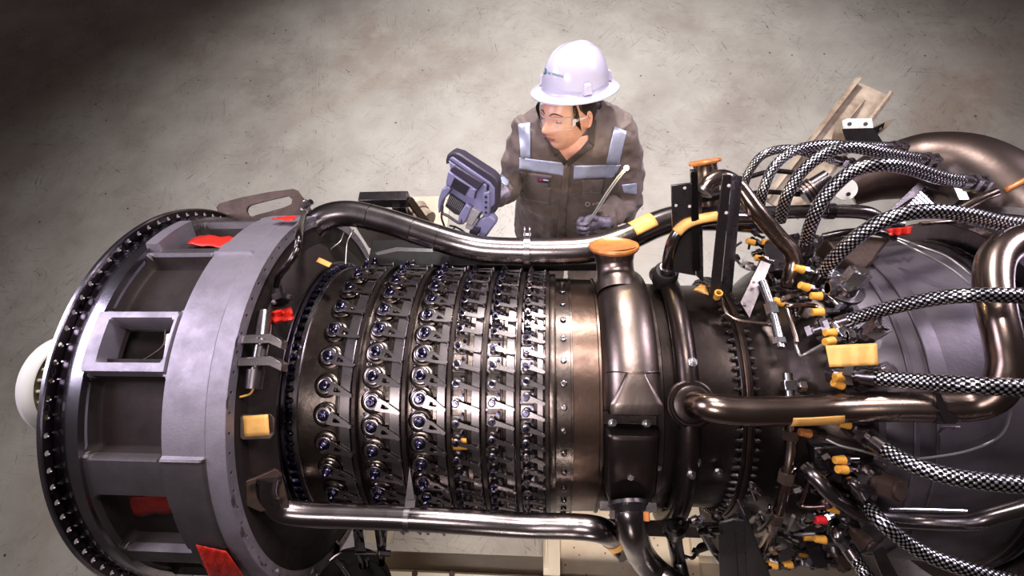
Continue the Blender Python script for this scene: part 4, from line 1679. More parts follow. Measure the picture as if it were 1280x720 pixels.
tee(986, 482, .42, 'bright tee fitting standing above the bronze pipe', PI / 2 * 0, 1.1)
tee(1004, 303, .50, 'tee fitting at the foot of the thick arching hose', .3, 1.0, 'steel_mid')
tee(1040, 345, .50, 'tee fitting at the lower end of the sweeping hose', .2, 1.0)
tee(1040, 372, .50, 'tee fitting left of the big hexagon nut', -.4, 1.0)
tee(1052, 415, .50, 'tee fitting under the level hose, beside two yellow caps', -.5, 1.0)
tee(1012, 648, .46, 'dark tee fitting left of the red cap', .6, .9, 'steel_mid')
tee(1048, 640, .47, 'tee fitting right of the red cap', .9, .9, 'steel_mid')
tee(968, 316, .44, 'small tee fitting under the slanting brown pipe', .2, .8, 'steel_mid')
tee(1003, 702, .46, 'bright tee fitting at the bottom edge among yellow caps', .4, .9)
tee(985, 330, .46, 'tee fitting behind the foot of the slanting brown pipe', .9, .9, 'steel_mid')


def nozzle(px, py, r, label, s=1.0, m='steel'):
    X, tt = XT(px, py, r)
    c = CY(X, tt, r)
    o_ = (CY(X, tt, 1) - CY(X, tt, 0)).normalized()
    t = thing('fuel_nozzle', c, label, 'nozzle', 'fuel nozzles around the casing')
    mb = MB()
    mb.lathe(c - o_ * .05, o_, [(-.03, .028 * s), (.02, .028 * s), (.022, .040 * s), (.032, .040 * s), (.032, .024 * s), (.05, .022 * s)], 28, True, True)
    add('base', mb, M['steel_mid'], t)
    mb = MB()
    ot = (o_ + Vector((.35, .25, 0))).normalized()
    mb.cyl(c - ot * .01, c + ot * .012, .019 * s, seg=24)
    hexseg(mb, c + ot * .010, c + ot * .044, .026 * s)
    mb.cyl(c + ot * .044, c + ot * .050, .018 * s, seg=20)
    add('hex_nut', mb, M[m], t)
    mb = MB()
    u = Vector((-1, 0, 0))
    mb.cyl(c - o_ * .012, c - o_ * .012 + u * .045 * s, .013 * s, seg=16)
    hexseg(mb, c - o_ * .012 + u * .03 * s, c - o_ * .012 + u * .045 * s, .018 * s)
    add('inlet_stub', mb, M['steel_mid'], t)


nozzle(1062, 356, .54, 'fuel nozzle with the brightest big hexagon nut, above the level hose', 1.1)
nozzle(1085, 418, .52, 'fuel nozzle half hidden under the level hose', 1.0, 'steel_mid')
nozzle(1092, 472, .50, 'fuel nozzle under the start of the straight hose', 1.0, 'steel_mid')
nozzle(1100, 604, .50, 'brown shadowed fuel nozzle between the two lower hoses', 1.15, 'rust')
nozzle(1068, 664, .48, 'small dark fuel nozzle above the short bottom hose', .8, 'rust')
nozzle(1046, 704, .47, 'dark fuel nozzle at the bottom edge', .8, 'rust')
nozzle(1022, 262, .47, 'fuel nozzle far back behind the arched hoses', .9, 'steel_mid')

# triangular lugs
for q, lab in (([(1023, 400), (1030, 396), (1050, 412), (1042, 412), (1026, 408)], 'small dark triangular lug left of the level hose end'),
               ([(1045, 478), (1075, 490), (1085, 493), (1062, 494)], 'pale triangular lug above the bronze pipe')):
    mb = MB().prism([PR(x, y, .49) for x, y in q], (0, .004, -.008))
    solo('lug_plate', mb, M['steel_mid'] if 'pale' in lab else M['black_metal'], lab, 'lug')

# yellow caps
ORD = ['topmost', 'second from the top', 'third from the top', 'fourth from the top', 'fifth from the top', 'sixth from the top', 'seventh from the top', 'eighth from the top', 'ninth from the top']
CAPS = {
    'yellow cap left of the slanting brown pipe foot': [(938, 302, .46), (957, 303, .46), (976, 312, .47), (949, 323, .46)],
    'yellow cap left of the bright hexagon nut': [(999, 336, .50), (1005, 358, .50), (1020, 370, .50), (973, 377, .46), (1022, 390, .49)],
    'yellow cap beside the wide tan label': [(1037, 416, .50), (1036, 427, .52), (1049, 471, .50), (1047, 480, .49)],
    'yellow cap just below the bronze pipe': [(1055, 530, .47), (1006, 541, .45), (1049, 575, .46), (1052, 587, .47)],
    'yellow cap in the dark lower right tangle': [(1041, 636, .47), (1010, 671, .46), (1025, 674, .48), (1006, 696, .46), (984, 706, .46), (965, 706, .45)],
}


def capmesh(px_, py_, r_, mm, ux):
    p = PR(px_, py_, r_)
    mb = MB()
    mb.lathe(p - ux * .013, ux, [(0, .001), (0, .0085), (.001, .0095), (.017, .0102), (.019, .0112), (.026, .0112), (.026, .007)], 18)
    return mb, p


n_ = 0
for lab, L in CAPS.items():
    for k, (px_, py_, r_) in enumerate(sorted(L, key=lambda c: c[1])):
        ux = Vector((1, random.uniform(-.25, .25), random.uniform(-.35, .05))).normalized()
        mb, p = capmesh(px_, py_, r_, None, ux)
        t = thing('protective_cap', p, (ORD[k] if k < len(L) - 1 else 'lowest') + ' ' + lab, 'cap', 'yellow protective caps on the fittings')
        add('cap', mb, M['cap'] if (px_, py_) != (1006, 541) else M['capcopper'], t)
        mb = MB()
        hexseg(mb, p + ux * .013, p + ux * .024, .012)
        mb.cyl(p + ux * .02, p + ux * .05, .008, seg=14)
        add('capped_stub', mb, M['steel_mid'], t)
mb, p = capmesh(897, 369, .45, None, CY(0, 8, 1) - CY(0, 8, 0))
solo('protective_cap', mb, M['cap'], 'yellow cap standing upright at the foot of the tall right bracket', 'cap', 'yellow protective caps on the fittings')
mb, p = capmesh(1025, 650, .48, None, Vector((1, .1, -.2)).normalized())
solo('protective_cap', mb, M['redcap'], 'the only red cap among the yellow ones at lower right', 'cap')

# flat steel strap and dark boxes in the lower right tangle
bracket('steel_strap', [([(1086, 680, 1.12), (1099, 676, 1.13), (1124, 722, 1.02), (1106, 728, 1.02)], (0, .004, -.004))], M['steel_mid'], 'plain steel strap beside the short bottom hose')
for q, r_, m_, lab in (([(955, 300), (1000, 290), (1010, 330), (960, 340)], .40, 'black_metal', 'dark valve block behind the upper yellow caps'),
                       ([(1018, 560), (1075, 556), (1080, 612), (1022, 600)], .40, 'black_metal', 'dark valve block behind the yellow caps below the bronze pipe'),
                       ([(1012, 684), (1034, 686), (1036, 712), (1012, 712)], .42, 'black_metal', 'dark valve block at the bottom among yellow caps')):
    mb = MB()
    a = [PR(x, y, r_ + .035) for x, y in q]
    c = sum(a, Vector()) / 4
    o_ = Vector((0, c.y, c.z - AX)).normalized()
    mb.prism(a, -o_ * .06)
    t = thing('valve_block', c, lab, 'valve')
    add('body', mb, M[m_], t, bevel=.005)
    for k in range(4):
        mb = MB()
        p = a[k].lerp(c, .25)
        mb.cyl(p, p + o_ * .008, .006, seg=6)
        add('bolt', mb, M['steel_mid'], t)
random.seed(21)
for k, (x0, y0, r0) in enumerate([(930, 330, .43), (945, 345, .42), (965, 360, .42), (990, 372, .45), (940, 318, .44), (1020, 330, .48), (960, 690, .44), (940, 712, .45), (1000, 655, .45), (975, 668, .44), (1030, 700, .46), (1015, 612, .44), (860, 655, .44), (876, 665, .46), (846, 650, .44), (890, 640, .42)]):
    a = PR(x0, y0, r0)
    b_ = PR(x0 + random.uniform(10, 26), y0 + random.uniform(-10, 12), r0 + .03)
    mb = MB()
    mb.cyl(a, b_, .009, seg=14)
    m_ = a.lerp(b_, .35)
    hexseg(mb, m_, a.lerp(b_, .6), .015)
    t = thing('pipe_union', a, 'small dark threaded union crowded among the tubes and caps', 'fitting', 'small dark unions in the tangle')
    add('union', mb, M['pipe_dark' if k % 3 else 'steel_mid'], t)

# ---- lower middle: second small pipe, rod, thin tube
Kq = spl([PR(843, 655, .44), PR(843, 672, .46), PR(848, 700, .48), PR(856, 735, .50)], 8)
t = thing('thin_drain_pipe', Kq[0], 'slimmer steel pipe dropping right of the thick curved drain pipe', 'pipe')
add('pipe', MB().tube(Kq, .021, 20), M['pipe_dark'], t)
mb = MB()
mb.lathe(Kq[2] - Vector((0, 0, .0)), (Kq[4] - Kq[2]), [(0, .02), (0, .032), (.014, .032), (.018, .024), (.03, .024)], 22)
add('collar', mb, M['steel_mid'], t)
Kr = spl([PR(873, 655, .44), PR(882, 672, .45), PR(892, 688, .46), PR(905, 704, .47)], 8)
solo('dark_tube', MB().tube(Kr, .011, 16), M['pipe_dark'], 'dark tube slanting behind the folded channel bracket at the bottom', 'tube')
mb = MB().cyl(PR(870, 689, .46), PR(885, 684, .46), .008, seg=14)
solo('short_pin', mb, M['black'], 'short dark pin over the bright deck at the bottom', 'pin')

# thin dark tubes and clips of the tangle around the caps
random.seed(5)
REG = [(930, 975, 296, 360)] * 5 + [(985, 1050, 320, 400)] * 4 + [(940, 1010, 600, 715)] * 9 + [(1010, 1060, 560, 720)] * 8 + [(850, 900, 650, 700)] * 3
for k, (x0, x1, y0, y1) in enumerate(REG):
    a = (random.uniform(x0, x1), random.uniform(y0, y1))
    b_ = (a[0] + random.uniform(-28, 28), a[1] + random.uniform(-22, 22))
    c = (b_[0] + random.uniform(-16, 16), b_[1] + random.uniform(-20, 20))
    r_ = random.uniform(.43, .475)
    L = [PR(*a, r_ - .02), PR(a[0] * .5 + b_[0] * .5, a[1] * .8 + b_[1] * .2, r_), PR(*b_, r_), PR(*c, r_ - .015)]
    t = thing('tangle_tube', L[0], 'thin dark bent tube half lost in the tangle of fittings', 'tube', 'thin dark tubes in the tangle of fittings')
    add('tube', MB().tube(spl(L, 6), random.choice((.004, .0055, .007)), 10), M['pipe_dark' if k % 3 else 'steel_mid'], t)
    mb = MB()
    d = (L[2] - L[1]).normalized()
    m_ = L[1].lerp(L[2], .5)
    hexseg(mb, m_ - d * .008, m_ + d * .008, .011)
    add('clip', mb, M['steel_mid'], t)

# dark body added under the engine to hide the bright floor behind the tangle
gx0, gx1 = PR(938, 690, .42).x, PR(1075, 690, .45).x
t = thing('dark_filler_body', ((gx0 + gx1) / 2, -.30, .55), 'added dark body filling the gap below the tangle of fittings at the bottom edge', 'filler')
mb = MB()
mb.lathe((gx0, -.30, .66), (1, 0, 0), [(0, .001), (0, .19), (.02, .21), (gx1 - gx0 - .02, .21), (gx1 - gx0, .19), (gx1 - gx0, .001)], 40)
add('body', mb, M['black'], t)
for k in range(3):
    mb = MB()
    x = gx0 + .08 + k * (gx1 - gx0 - .16) / 2
    mb.lathe((x - .012, -.30, .66), (1, 0, 0), [(0, .2), (0, .222), (.024, .222), (.024, .2)], 40)
    add('flange_rib', mb, M['black_metal'], t)
# ---------------------------------------------------------------- work stand under the engine
S = thing('work_stand', (0, 0, 0), 'cream painted steel work stand under the engine, seen through the gaps', 'stand')
zs = .30


def pq(x, y, z=zs):
    return PZ(x, y, z)


def xy(x, y):
    p = pq(x, y)
    return p.x, p.y


x_l, y_f = xy(500, 713)
x_r, _ = xy(900, 713)
y_b = xy(520, 248)[1]
# front rail, back beam, cross members, plates
mb = MB()
mb.box((0.1, y_f - .045, zs - .05), (2.4, .09, .10))
mb.box((0.1, y_f + .035, zs - .095), (2.4, .07, .01))
add('front_rail', mb, M['cream'], S, bevel=.004)
for k, px_ in enumerate((520, 566)):
    p = xy(px_, 707)
    mb = MB()
    mb.cyl((p[0], p[1] - .03, zs), (p[0], p[1] - .03, zs + .012), .013, seg=6)
    add('rail_bolt', mb, M['rust'], S)
xc = xy(686, 700)[0]
mb = MB()
mb.box((xc + .012, (y_f + .55) / 2, zs - .05), (.07, .55 - y_f, .09))
add('cross_beam', mb, M['cream'], S, bevel=.004)
mb = MB()
mb.box((xc - .010, y_f + .09, zs + .006), (.012, .12, .014))
add('beam_lug', mb, M['cream'], S, bevel=.002)
mb = MB()
mb.box((xc + .34, y_f + .42, zs - .06), (.58, .84, .012))
add('deck_plate', mb, M['speckle'], S)
xa, xb = xy(508, 250)[0], xy(640, 250)[0]
mb = MB()
mb.box(((xa + xy(562, 250)[0]) / 2, (y_b - .35), zs - .02), (xy(562, 250)[0] - xa, .74, .02))
add('outrigger_plate', mb, M['speckle'], S)
xm = xy(870, 700)[0]
mb = MB()
mb.box((xm - .25, y_f + .30, .06), (.75, .8, .05))
add('base_plate', mb, M['cream'], S)
for x in (-1.0, 1.2):
    for y in (y_f + .3, .5):
        mb = MB()
        mb.box((x, y, zs / 2), (.08, .08, zs))
        add('post', mb, M['cream'], S)
for x in (-.78, .62):
    mb = MB()
    mb.prism([(x - .04, -.30, zs), (x - .04, .30, zs), (x - .04, .22, .66), (x - .04, -.22, .66)], (.08, 0, 0))
    add('saddle', mb, M['black_metal'], S)
    mb = MB()
    mb.box((x, 0, zs - .05), (.1, 1.0, .08))
    add('cradle_beam', mb, M['cream'], S)

# dark trestle seen behind the far pipe
t = thing('support_trestle', PZ(480, 262, .7), 'dark steel trestle behind the left half of the far pipe', 'trestle')
z1 = .85
a, b_ = PZ(451, 250, z1), PZ(511, 250, z1)
b_.y = a.y
mb = MB()
mb.bar(a, b_, .05, .06)
add('top_beam', mb, M['black_metal'], t, bevel=.003)
for px_, m_ in ((495, 'steel_mid'), (502, 'pipe_dark')):
    p = PZ(px_, 256, z1)
    mb = MB()
    mb.bar(p, Vector((p.x, p.y - .02, .0)), .035, .035, (0, 1, 0))
    add('post', mb, M[m_], t)
mb = MB()
mb.bar(b_, b_ + Vector((.14, -.12, -.30)), .03, .03)
mb.bar(b_ + Vector((-.05, 0, 0)), b_ + Vector((.06, -.12, -.30)), .03, .03)
add('brace', mb, M['rust'], t)
mb = MB()
mb.box(((a.x + b_.x) / 2 - .02, a.y - .10, z1 - .14), (.24, .02, .22))
add('side_panel', mb, M['pipe_dark'], t)
mb = MB()
mb.cyl(PZ(524, 268, .6), PZ(536, 276, .6), .05, seg=20)
mb.cyl(PZ(520, 262, .6), PZ(524, 268, .6), .06, seg=20)
t = solo('grey_roller', mb, M['beige'], 'grey brown roller half hidden right of the dark trestle', 'roller')

# ---- linkage tangle under the near pipe at the lower left
t = thing('crank_bracket', PR(400, 690, .47), 'pale angular crank bracket under the near pipe', 'bracket')
mb = MB()
mb.prism([PZ(374, 663, 0.77), PZ(395, 663, 0.77), PZ(395, 684, 0.77), PZ(391, 684, 0.77), PZ(391, 667, 0.77), PZ(374, 667, 0.77)], (0, .02, 0))
add('hook', mb, M['steel'], t, bevel=.001)
mb = MB()
mb.prism([PZ(378, 678, 0.74), PZ(390, 674, 0.74), PZ(396, 690, 0.74), PZ(414, 686, 0.74), PZ(424, 694, 0.74), PZ(418, 703, 0.74), PZ(400, 706, 0.74), PZ(382, 712, 0.74)], (0, .03, 0))
add('plate', mb, M['steel_mid'], t, bevel=.002)
mb = MB()
p = PZ(412, 677, 0.72)
mb.cyl(p, p + Vector((0, -.025, .01)), .034, seg=28)
mb.cyl(p, p + Vector((.002, -.034, .012)), .014, seg=16)
add('pulley', mb, M['cast'], t)
mb = MB()
mb.cyl(PZ(391, 683, 0.79), PZ(402, 688, 0.79), .007, seg=8)
add('pin', mb, M['steel'], t)
add('pin', MB().cyl(PZ(392, 712, 0.77), PZ(392, 735, 0.77), .008, seg=8), M['steel'], t)
t = thing('clevis_link', PR(470, 690, .47), 'dark clevis with a cross bolt under the near pipe', 'link')
mb = MB()
mb.prism([PZ(468, 662, 0.79), PZ(484, 662, 0.79), PZ(482, 690, 0.79), PZ(480, 708, 0.79), PZ(474, 708, 0.79), PZ(472, 690, 0.79)], (0, .012, 0))
add('cheek', mb, M['steel_mid'], t)
mb = MB()
mb.prism([PZ(441, 662, 0.79), PZ(452, 662, 0.79), PZ(456, 690, 0.79), PZ(462, 710, 0.79), PZ(450, 712, 0.79), PZ(444, 690, 0.79)], (0, .012, 0))
add('cheek', mb, M['black_metal'], t)
mb = MB()
mb.cyl(PZ(444, 692, 0.80), PZ(470, 692, 0.80), .005, seg=12)
add('cross_bolt', mb, M['steel_mid'], t)
add('bolt_end', MB().cyl(PZ(476, 691, 0.82), PZ(488, 692, 0.82), .010, seg=6), M['black_metal'], t)
add('washer', MB().cyl(PZ(476, 691, .79), PZ(480, 691, .79), .022, seg=20), M['steel_mid'], t)
t = thing('tie_rod', PR(440, 700, .47), 'pair of thin tie rods slanting down under the near pipe', 'rod')
for k in (0, 4):
    mb = MB()
    mb.cyl(PZ(424 + k, 706, 0.80), PZ(444 + k, 735, 0.80), .005, seg=10)
    add('rod', mb, M['steel_mid'], t)
mb = MB()
hexseg(mb, PZ(421, 700, 0.80), PZ(430, 709, 0.80), .014)
add('rod_end', mb, M['black_metal'], t)
mb = MB()
P_ = spl([PZ(445, 728, 0.77), PZ(465, 722, 0.77), PZ(485, 712, 0.77), PZ(490, 704, 0.72), PZ(480, 699, 0.68)], 8)
t = thing('drip_pan', P_[0], 'black pan with a pale rim at the bottom left under the linkage', 'pan')
pc = PZ(440, 742, 0.77)
mb.lathe(pc - Vector((0, 0, .12)), (0, 0, 1), [(0, .10), (.10, .135), (.12, .14), (.12, .134), (.02, .095), (.02, .001)], 40)
add('pan', mb, M['black'], t)
mb = MB()
mb.lathe(pc, (0, 0, 1), [(-.002, .137), (.003, .142), (.006, .138), (.003, .134)], 40)
add('rim', mb, M['steel_mid'], t)
# dark side panel at lower left inside the recess
mb = MB()
mb.prism([PR(325, 690, .5), PR(345, 655, .5), PR(355, 662, .5), PR(335, 697, .5)], (0, .01, -.01))
solo('gusset_plate', mb, M['black_metal'], 'slanted dark gusset plate below the elbow of the near pipe', 'plate')
# row of little brackets hanging below the near pipe
mb0 = None
for k, (px_, py_) in enumerate(((503, 664), (524, 664), (534, 664), (554, 665), (578, 663))):
    mb = MB()
    p = PR(px_, py_, .46)
    mb.cyl(p, p + Vector((0, -.006, -.018)), .005, seg=8)
    mb.box(p, (.012, .01, .008))
    solo('hanging_bolt', mb, M['black_metal'], 'small dark bolt end hanging below the near pipe', 'bolt', 'bolt ends below the near pipe')
# ---------------------------------------------------------------- the worker
def Xat(px, y, z):
    """X of the point with that y, z seen at column px"""
    f = CM.transposed()

    def col(X):
        v = f @ (Vector((X, y, z)) - CAM)
        return 640 + 640 * v.x / -v.z
    a, b = -2.0, 2.0
    for _ in range(40):
        m = (a + b) / 2
        if col(m) < px:
            a = m
        else:
            b = m
    return (a + b) / 2


PB = Vector((Xat(712, .90, .9), .92, 0))
PERS = thing('person', (PB.x, PB.y, 0), 'person in brown striped coverall and white hard hat leaning over the far pipe', 'person')

# --- coverall torso
YC = .885
rows_def = [  # z, px left, px right, y centre, half depth
    (.62, 645, 772, .90, .125), (.74, 645, 771, .90, .128), (.86, 646, 769, .895, .128), (.98, 645, 770, .89, .128), (1.08, 644, 774, .885, .128),
    (1.18, 644, 779, .88, .126), (1.26, 646, 783, .882, .120), (1.32, 648, 784, .885, .112), (1.352, 653, 780, .885, .092), (1.375, 666, 766, .89, .070), (1.393, 684, 749, .895, .056), (1.406, 692, 742, .895, .050)]


def torso_mb(off=0.0):
    mb = MB()
    rows = []
    for z, pl, pr, yc, b in rows_def:
        xl, xr = Xat(pl, yc, z), Xat(pr, yc, z)
        cx, a = (xl + xr) / 2, (xr - xl) / 2 + off
        bb = b + off
        row = []
        for k in range(48):
            w = 2 * PI * k / 48
            c, s = math.cos(w), math.sin(w)
            row.append(Vector((cx + a * math.copysign(abs(c) ** .82, c), yc + bb * math.copysign(abs(s) ** .82, s), z)))
        rows.append(row)
    mb.grid(rows, True, True, True)
    return mb


# coarse rows resampled finely in z
def resample(rows, k=4):
    out = []
    n = len(rows)
    for i in range(n - 1):
        for j in range(k):
            t_ = j / k
            p0, p1, p2, p3 = rows[max(i - 1, 0)], rows[i], rows[i + 1], rows[min(i + 2, n - 1)]
            out.append([0.5 * ((2 * b) + (c - a) * t_ + (2 * a - 5 * b + 4 * c - d) * t_ ** 2 + (3 * b - a - 3 * c + d) * t_ ** 3) for a, b, c, d in zip(p0, p1, p2, p3)])
    out.append(rows[-1])
    return out


def loft(rows, k=4, cap=True):
    mb = MB()
    mb.grid(resample(rows, k), True, cap, cap)
    return mb


def torso():
    rows = []
    for z, pl, pr, yc, b in rows_def:
        xl, xr = Xat(pl, yc, z), Xat(pr, yc, z)
        cx, a = (xl + xr) / 2, (xr - xl) / 2
        rows.append([Vector((cx + a * math.copysign(abs(math.cos(w)) ** .82, math.cos(w)), yc + b * math.copysign(abs(math.sin(w)) ** .82, math.sin(w)), z)) for w in [2 * PI * k / 48 for k in range(48)]])
    return loft(rows, 4)


jk = torso()


def sleeve(pts, rad, folds, seed, n=10):
    """arm of cloth with folds"""
    P = spl(pts, n)
    N_ = len(P)
    rr = []
    for i in range(N_):
        f = i / (N_ - 1) * (len(rad) - 1)
        a = int(min(f, len(rad) - 2))
        rr.append(rad[a] + (rad[a + 1] - rad[a]) * (f - a))
    T0 = (P[1] - P[0]).normalized()
    x, y, _ = frame_of(T0)
    rows = []
    seg = 32
    for i in range(N_):
        T_ = (P[min(i + 1, N_ - 1)] - P[max(i - 1, 0)]).normalized()
        x = (x - T_ * x.dot(T_)).normalized()
        y = T_.cross(x)
        row = []
        for k in range(seg):
            w = 2 * PI * k / seg
            d = folds * (math.sin(i * 1.15 + 2.2 * math.sin(w + seed)) * .5 + .5 * math.sin(i * .55 + 3 * w + seed * 2)) * min(1, i / 4)
            row.append(P[i] + (x * math.cos(w) + y * math.sin(w)) * (rr[i] + d))
        rows.append(row)
    return MB().grid(rows, True, True, True)


SHR = Vector((Xat(664, .885, 1.345), .885, 1.345))
ELR = PY(636, 234, .79)
HDR = PY(606, 248, .60)
SHL = Vector((Xat(768, .885, 1.34), .885, 1.34))
ELL = PY(784, 252, .80)
HDL = PY(746, 280, .62)
for pts, rad, sd in (([SHR, SHR.lerp(ELR, .5) + Vector((-.010, 0, .0)), ELR, ELR.lerp(HDR, .5), HDR.lerp(ELR, .12)], [.060, .056, .054, .056, .050, .043, .040], .7),
                     ([SHL, SHL.lerp(ELL, .5) + Vector((.02, 0, .0)), ELL, ELL.lerp(HDL, .5), HDL.lerp(ELL, .14)], [.062, .062, .060, .062, .054, .044, .041], 2.1)):
    m_ = sleeve(pts, rad, .0085, sd)
    b = len(jk.v)
    jk.v.extend(m_.v)
    jk.f.extend([tuple(i + b for i in q) for q in m_.f])
# hips and trouser legs continue the coverall down to the boots
for s in (-1, 1):
    cx = PB.x + s * .095
    rows = []
    for z, r1, r2, yo in ((.66, .10, .115, .90), (.55, .095, .11, .90), (.42, .085, .095, .905), (.28, .078, .085, .91), (.16, .078, .084, .92), (.10, .08, .085, .92)):
        rows.append([Vector((cx + r1 * math.cos(w), yo + r2 * math.sin(w), z)) for w in [2 * PI * k / 24 for k in range(24)]])
    m_ = loft(rows, 3)
    b = len(jk.v)
    jk.v.extend(m_.v)
    jk.f.extend([tuple(i + b for i in q) for q in m_.f])
for i, v in enumerate(jk.v):   # cloth folds
    a = noise.noise(Vector((v.x * 9, v.y * 9, v.z * 5))) * .016 + noise.noise(Vector((v.x * 26 + 5, v.y * 24, v.z * 12))) * .009
    jk.v[i] = v + Vector((a * .4, -a, a * .3))
cov = add('coverall', jk, M['jacket'], PERS, ang=180)
rm = cov.modifiers.new('join', 'REMESH')
rm.mode = 'VOXEL'
rm.voxel_size = .006
rm.use_smooth_shade = True
sm = cov.modifiers.new('smooth', 'SMOOTH')
sm.factor = .6
sm.iterations = 2
tx = bpy.data.textures.new('folds', 'CLOUDS')
tx.noise_scale = .06
dp = cov.modifiers.new('folds', 'DISPLACE')
dp.texture = tx
dp.strength = .014
dp.mid_level = .5
dp.texture_coords = 'LOCAL'
tx2 = bpy.data.textures.new('creases', 'MARBLE')
tx2.noise_scale = .10
tx2.turbulence = 9
dp2 = cov.modifiers.new('creases', 'DISPLACE')
dp2.texture = tx2
dp2.strength = .010
dp2.mid_level = .5
dp2.texture_coords = 'LOCAL'
dg = bpy.context.evaluated_depsgraph_get()
ev = cov.evaluated_get(dg)
em = ev.to_mesh()
Wc = WM[cov]
CV = BVHTree.FromPolygons([tuple(Wc @ v.co) for v in em.vertices], [tuple(p.vertices) for p in em.polygons])
ev.to_mesh_clear()


def on_cov(x, y, off=.006):
    return hit(CV, x, y, off)


def cloth_patch(name, quad, m, nu=14, nv=6, off=.006, th=.002, label=None, parent=None):
    o = add(name, drape(quad, lambda x, y: on_cov(x, y, off), nu, nv), m, parent or PERS, ang=180)
    s = o.modifiers.new('solid', 'SOLIDIFY')
    s.thickness = th
    s.offset = 0
    if label:
        o['label'] = label
    return o


for q, lab in (([(649, 197), (707.5, 204), (705.5, 220), (649, 211)], 'reflective band across the left of the chest'),
               ([(717.5, 207), (776, 206), (768, 222.5), (716.5, 224)], 'reflective band across the right of the chest'),
               ([(647.5, 155), (662.5, 153), (663, 198), (651, 199)], 'reflective shoulder strap on the left'),
               ([(768, 158), (783.5, 164), (773.5, 207), (757.5, 206)], 'reflective shoulder strap on the right'),
               ([(614, 207), (637.5, 226), (634, 233), (611, 216)], 'reflective band round the left sleeve'),
               ([(777, 231), (796, 229), (796, 243), (780, 241)], 'reflective band round the right sleeve')):
    cloth_patch('reflective_stripe', q, M['reflect'], 16, 8, .007, .002, lab)
pk1 = cloth_patch('pocket_flap', [(651, 215), (690, 220), (686, 234), (655, 229)], M['jacket'], 12, 6, .009, .004)
pk2 = cloth_patch('pocket_flap', [(727, 225), (755, 224), (752, 242), (729, 241)], M['jacket'], 12, 6, .009, .004)
cloth_patch('chest_pocket', [(654, 228), (688, 235), (688, 256), (655, 249)], M['jacket'], 10, 8, .006, .003)
cloth_patch('chest_pocket', [(728, 240), (754, 241), (752, 266), (727, 264)], M['jacket'], 10, 8, .006, .003)
cloth_patch('button_placket', [(705, 206), (713, 205), (705, 300), (696, 300)], M['jacket'], 6, 20, .008, .003)
lb = cloth_patch('pocket_label', [(672.5, 221.5), (686.5, 223), (686, 229), (672.5, 227.5)], M['navy'], 4, 2, .013, .002, 'small navy woven label')
cloth_patch('label_mark', [(673.5, 223.5), (678, 224), (678, 227), (673.5, 226.5)], M['red'], 2, 2, .0145, .0008, None, lb)
cloth_patch('label_mark', [(679, 224.3), (685.5, 225), (685.5, 226.5), (679, 225.8)], M['whiteprint'], 2, 2, .0145, .0008, None, lb)
for px_, py_ in ((706, 262), (704, 284), (708, 240), (662, 232), (739, 238)):
    mb = MB()
    p = on_cov(px_, py_, .010)
    v = (CAM - p).normalized()
    mb.cyl(p, p + v * .004, .0055, seg=14)
    add('button', mb, M['jacket_seam'], PERS)


def text_mesh(s, size):
    c = bpy.data.curves.new('t', 'FONT')
    c.body = s
    c.size = size
    c.align_x = 'LEFT'
    c.resolution_u = 3
    c.offset = .055
    ob = bpy.data.objects.new('t', c)
    COL.objects.link(ob)
    dgx = bpy.context.evaluated_depsgraph_get()
    me = bpy.data.meshes.new_from_object(ob.evaluated_get(dgx))
    vs = [v.co.copy() for v in me.vertices]
    fs = [tuple(p.vertices) for p in me.polygons]
    bpy.data.objects.remove(ob)
    bpy.data.meshes.remove(me)
    return vs, fs


# chest emblem and name in small white print
mb = MB()
for i in range(20):
    pass
rows = []
for rr_ in (2.1, 3.1):
    rows.append([on_cov(734.5 + rr_ * math.cos(2 * PI * k / 20), 255.3 + rr_ * .95 * math.sin(2 * PI * k / 20), .0125) for k in range(20)])
mb.grid(rows, True)
vs, fs = text_mesh('GE VERNOVA', 3.6)
b = len(mb.v)
mb.v.extend([on_cov(740 + v.x * .72, 256.8 - v.x * .18 - v.y, .0125) for v in vs])
mb.f.extend([tuple(i + b for i in q) for q in fs])
add('chest_print', mb, M['whiteprint'], PERS, flat=True, label='small white emblem and lettering on the chest')

# --- head frame
HC = PY(711, 141, .865)
HS = 1.08
cdir = (CAM - HC).normalized()
rt = Vector((1, 0, 0))
rt = (rt - cdir * rt.dot(cdir)).normalized()
ui = cdir.cross(rt)
if ui.z < 0:
    ui = -ui
EL, AZ = R(20), R(43)
hu = cdir * math.sin(EL) + ui * math.cos(EL)
e1 = cdir * math.cos(EL) - ui * math.sin(EL)
hf = e1 * math.cos(AZ) - rt * math.sin(AZ)       # face forward
hl = e1 * math.sin(AZ) + rt * math.cos(AZ)       # towards her left ear


def HP(f, l, u):
    return HC + (hf * f + hl * l + hu * u * (1.09 if u < 0 else 1.0)) * HS


def g(x, s):
    return math.exp(-x * x / (2 * s * s))


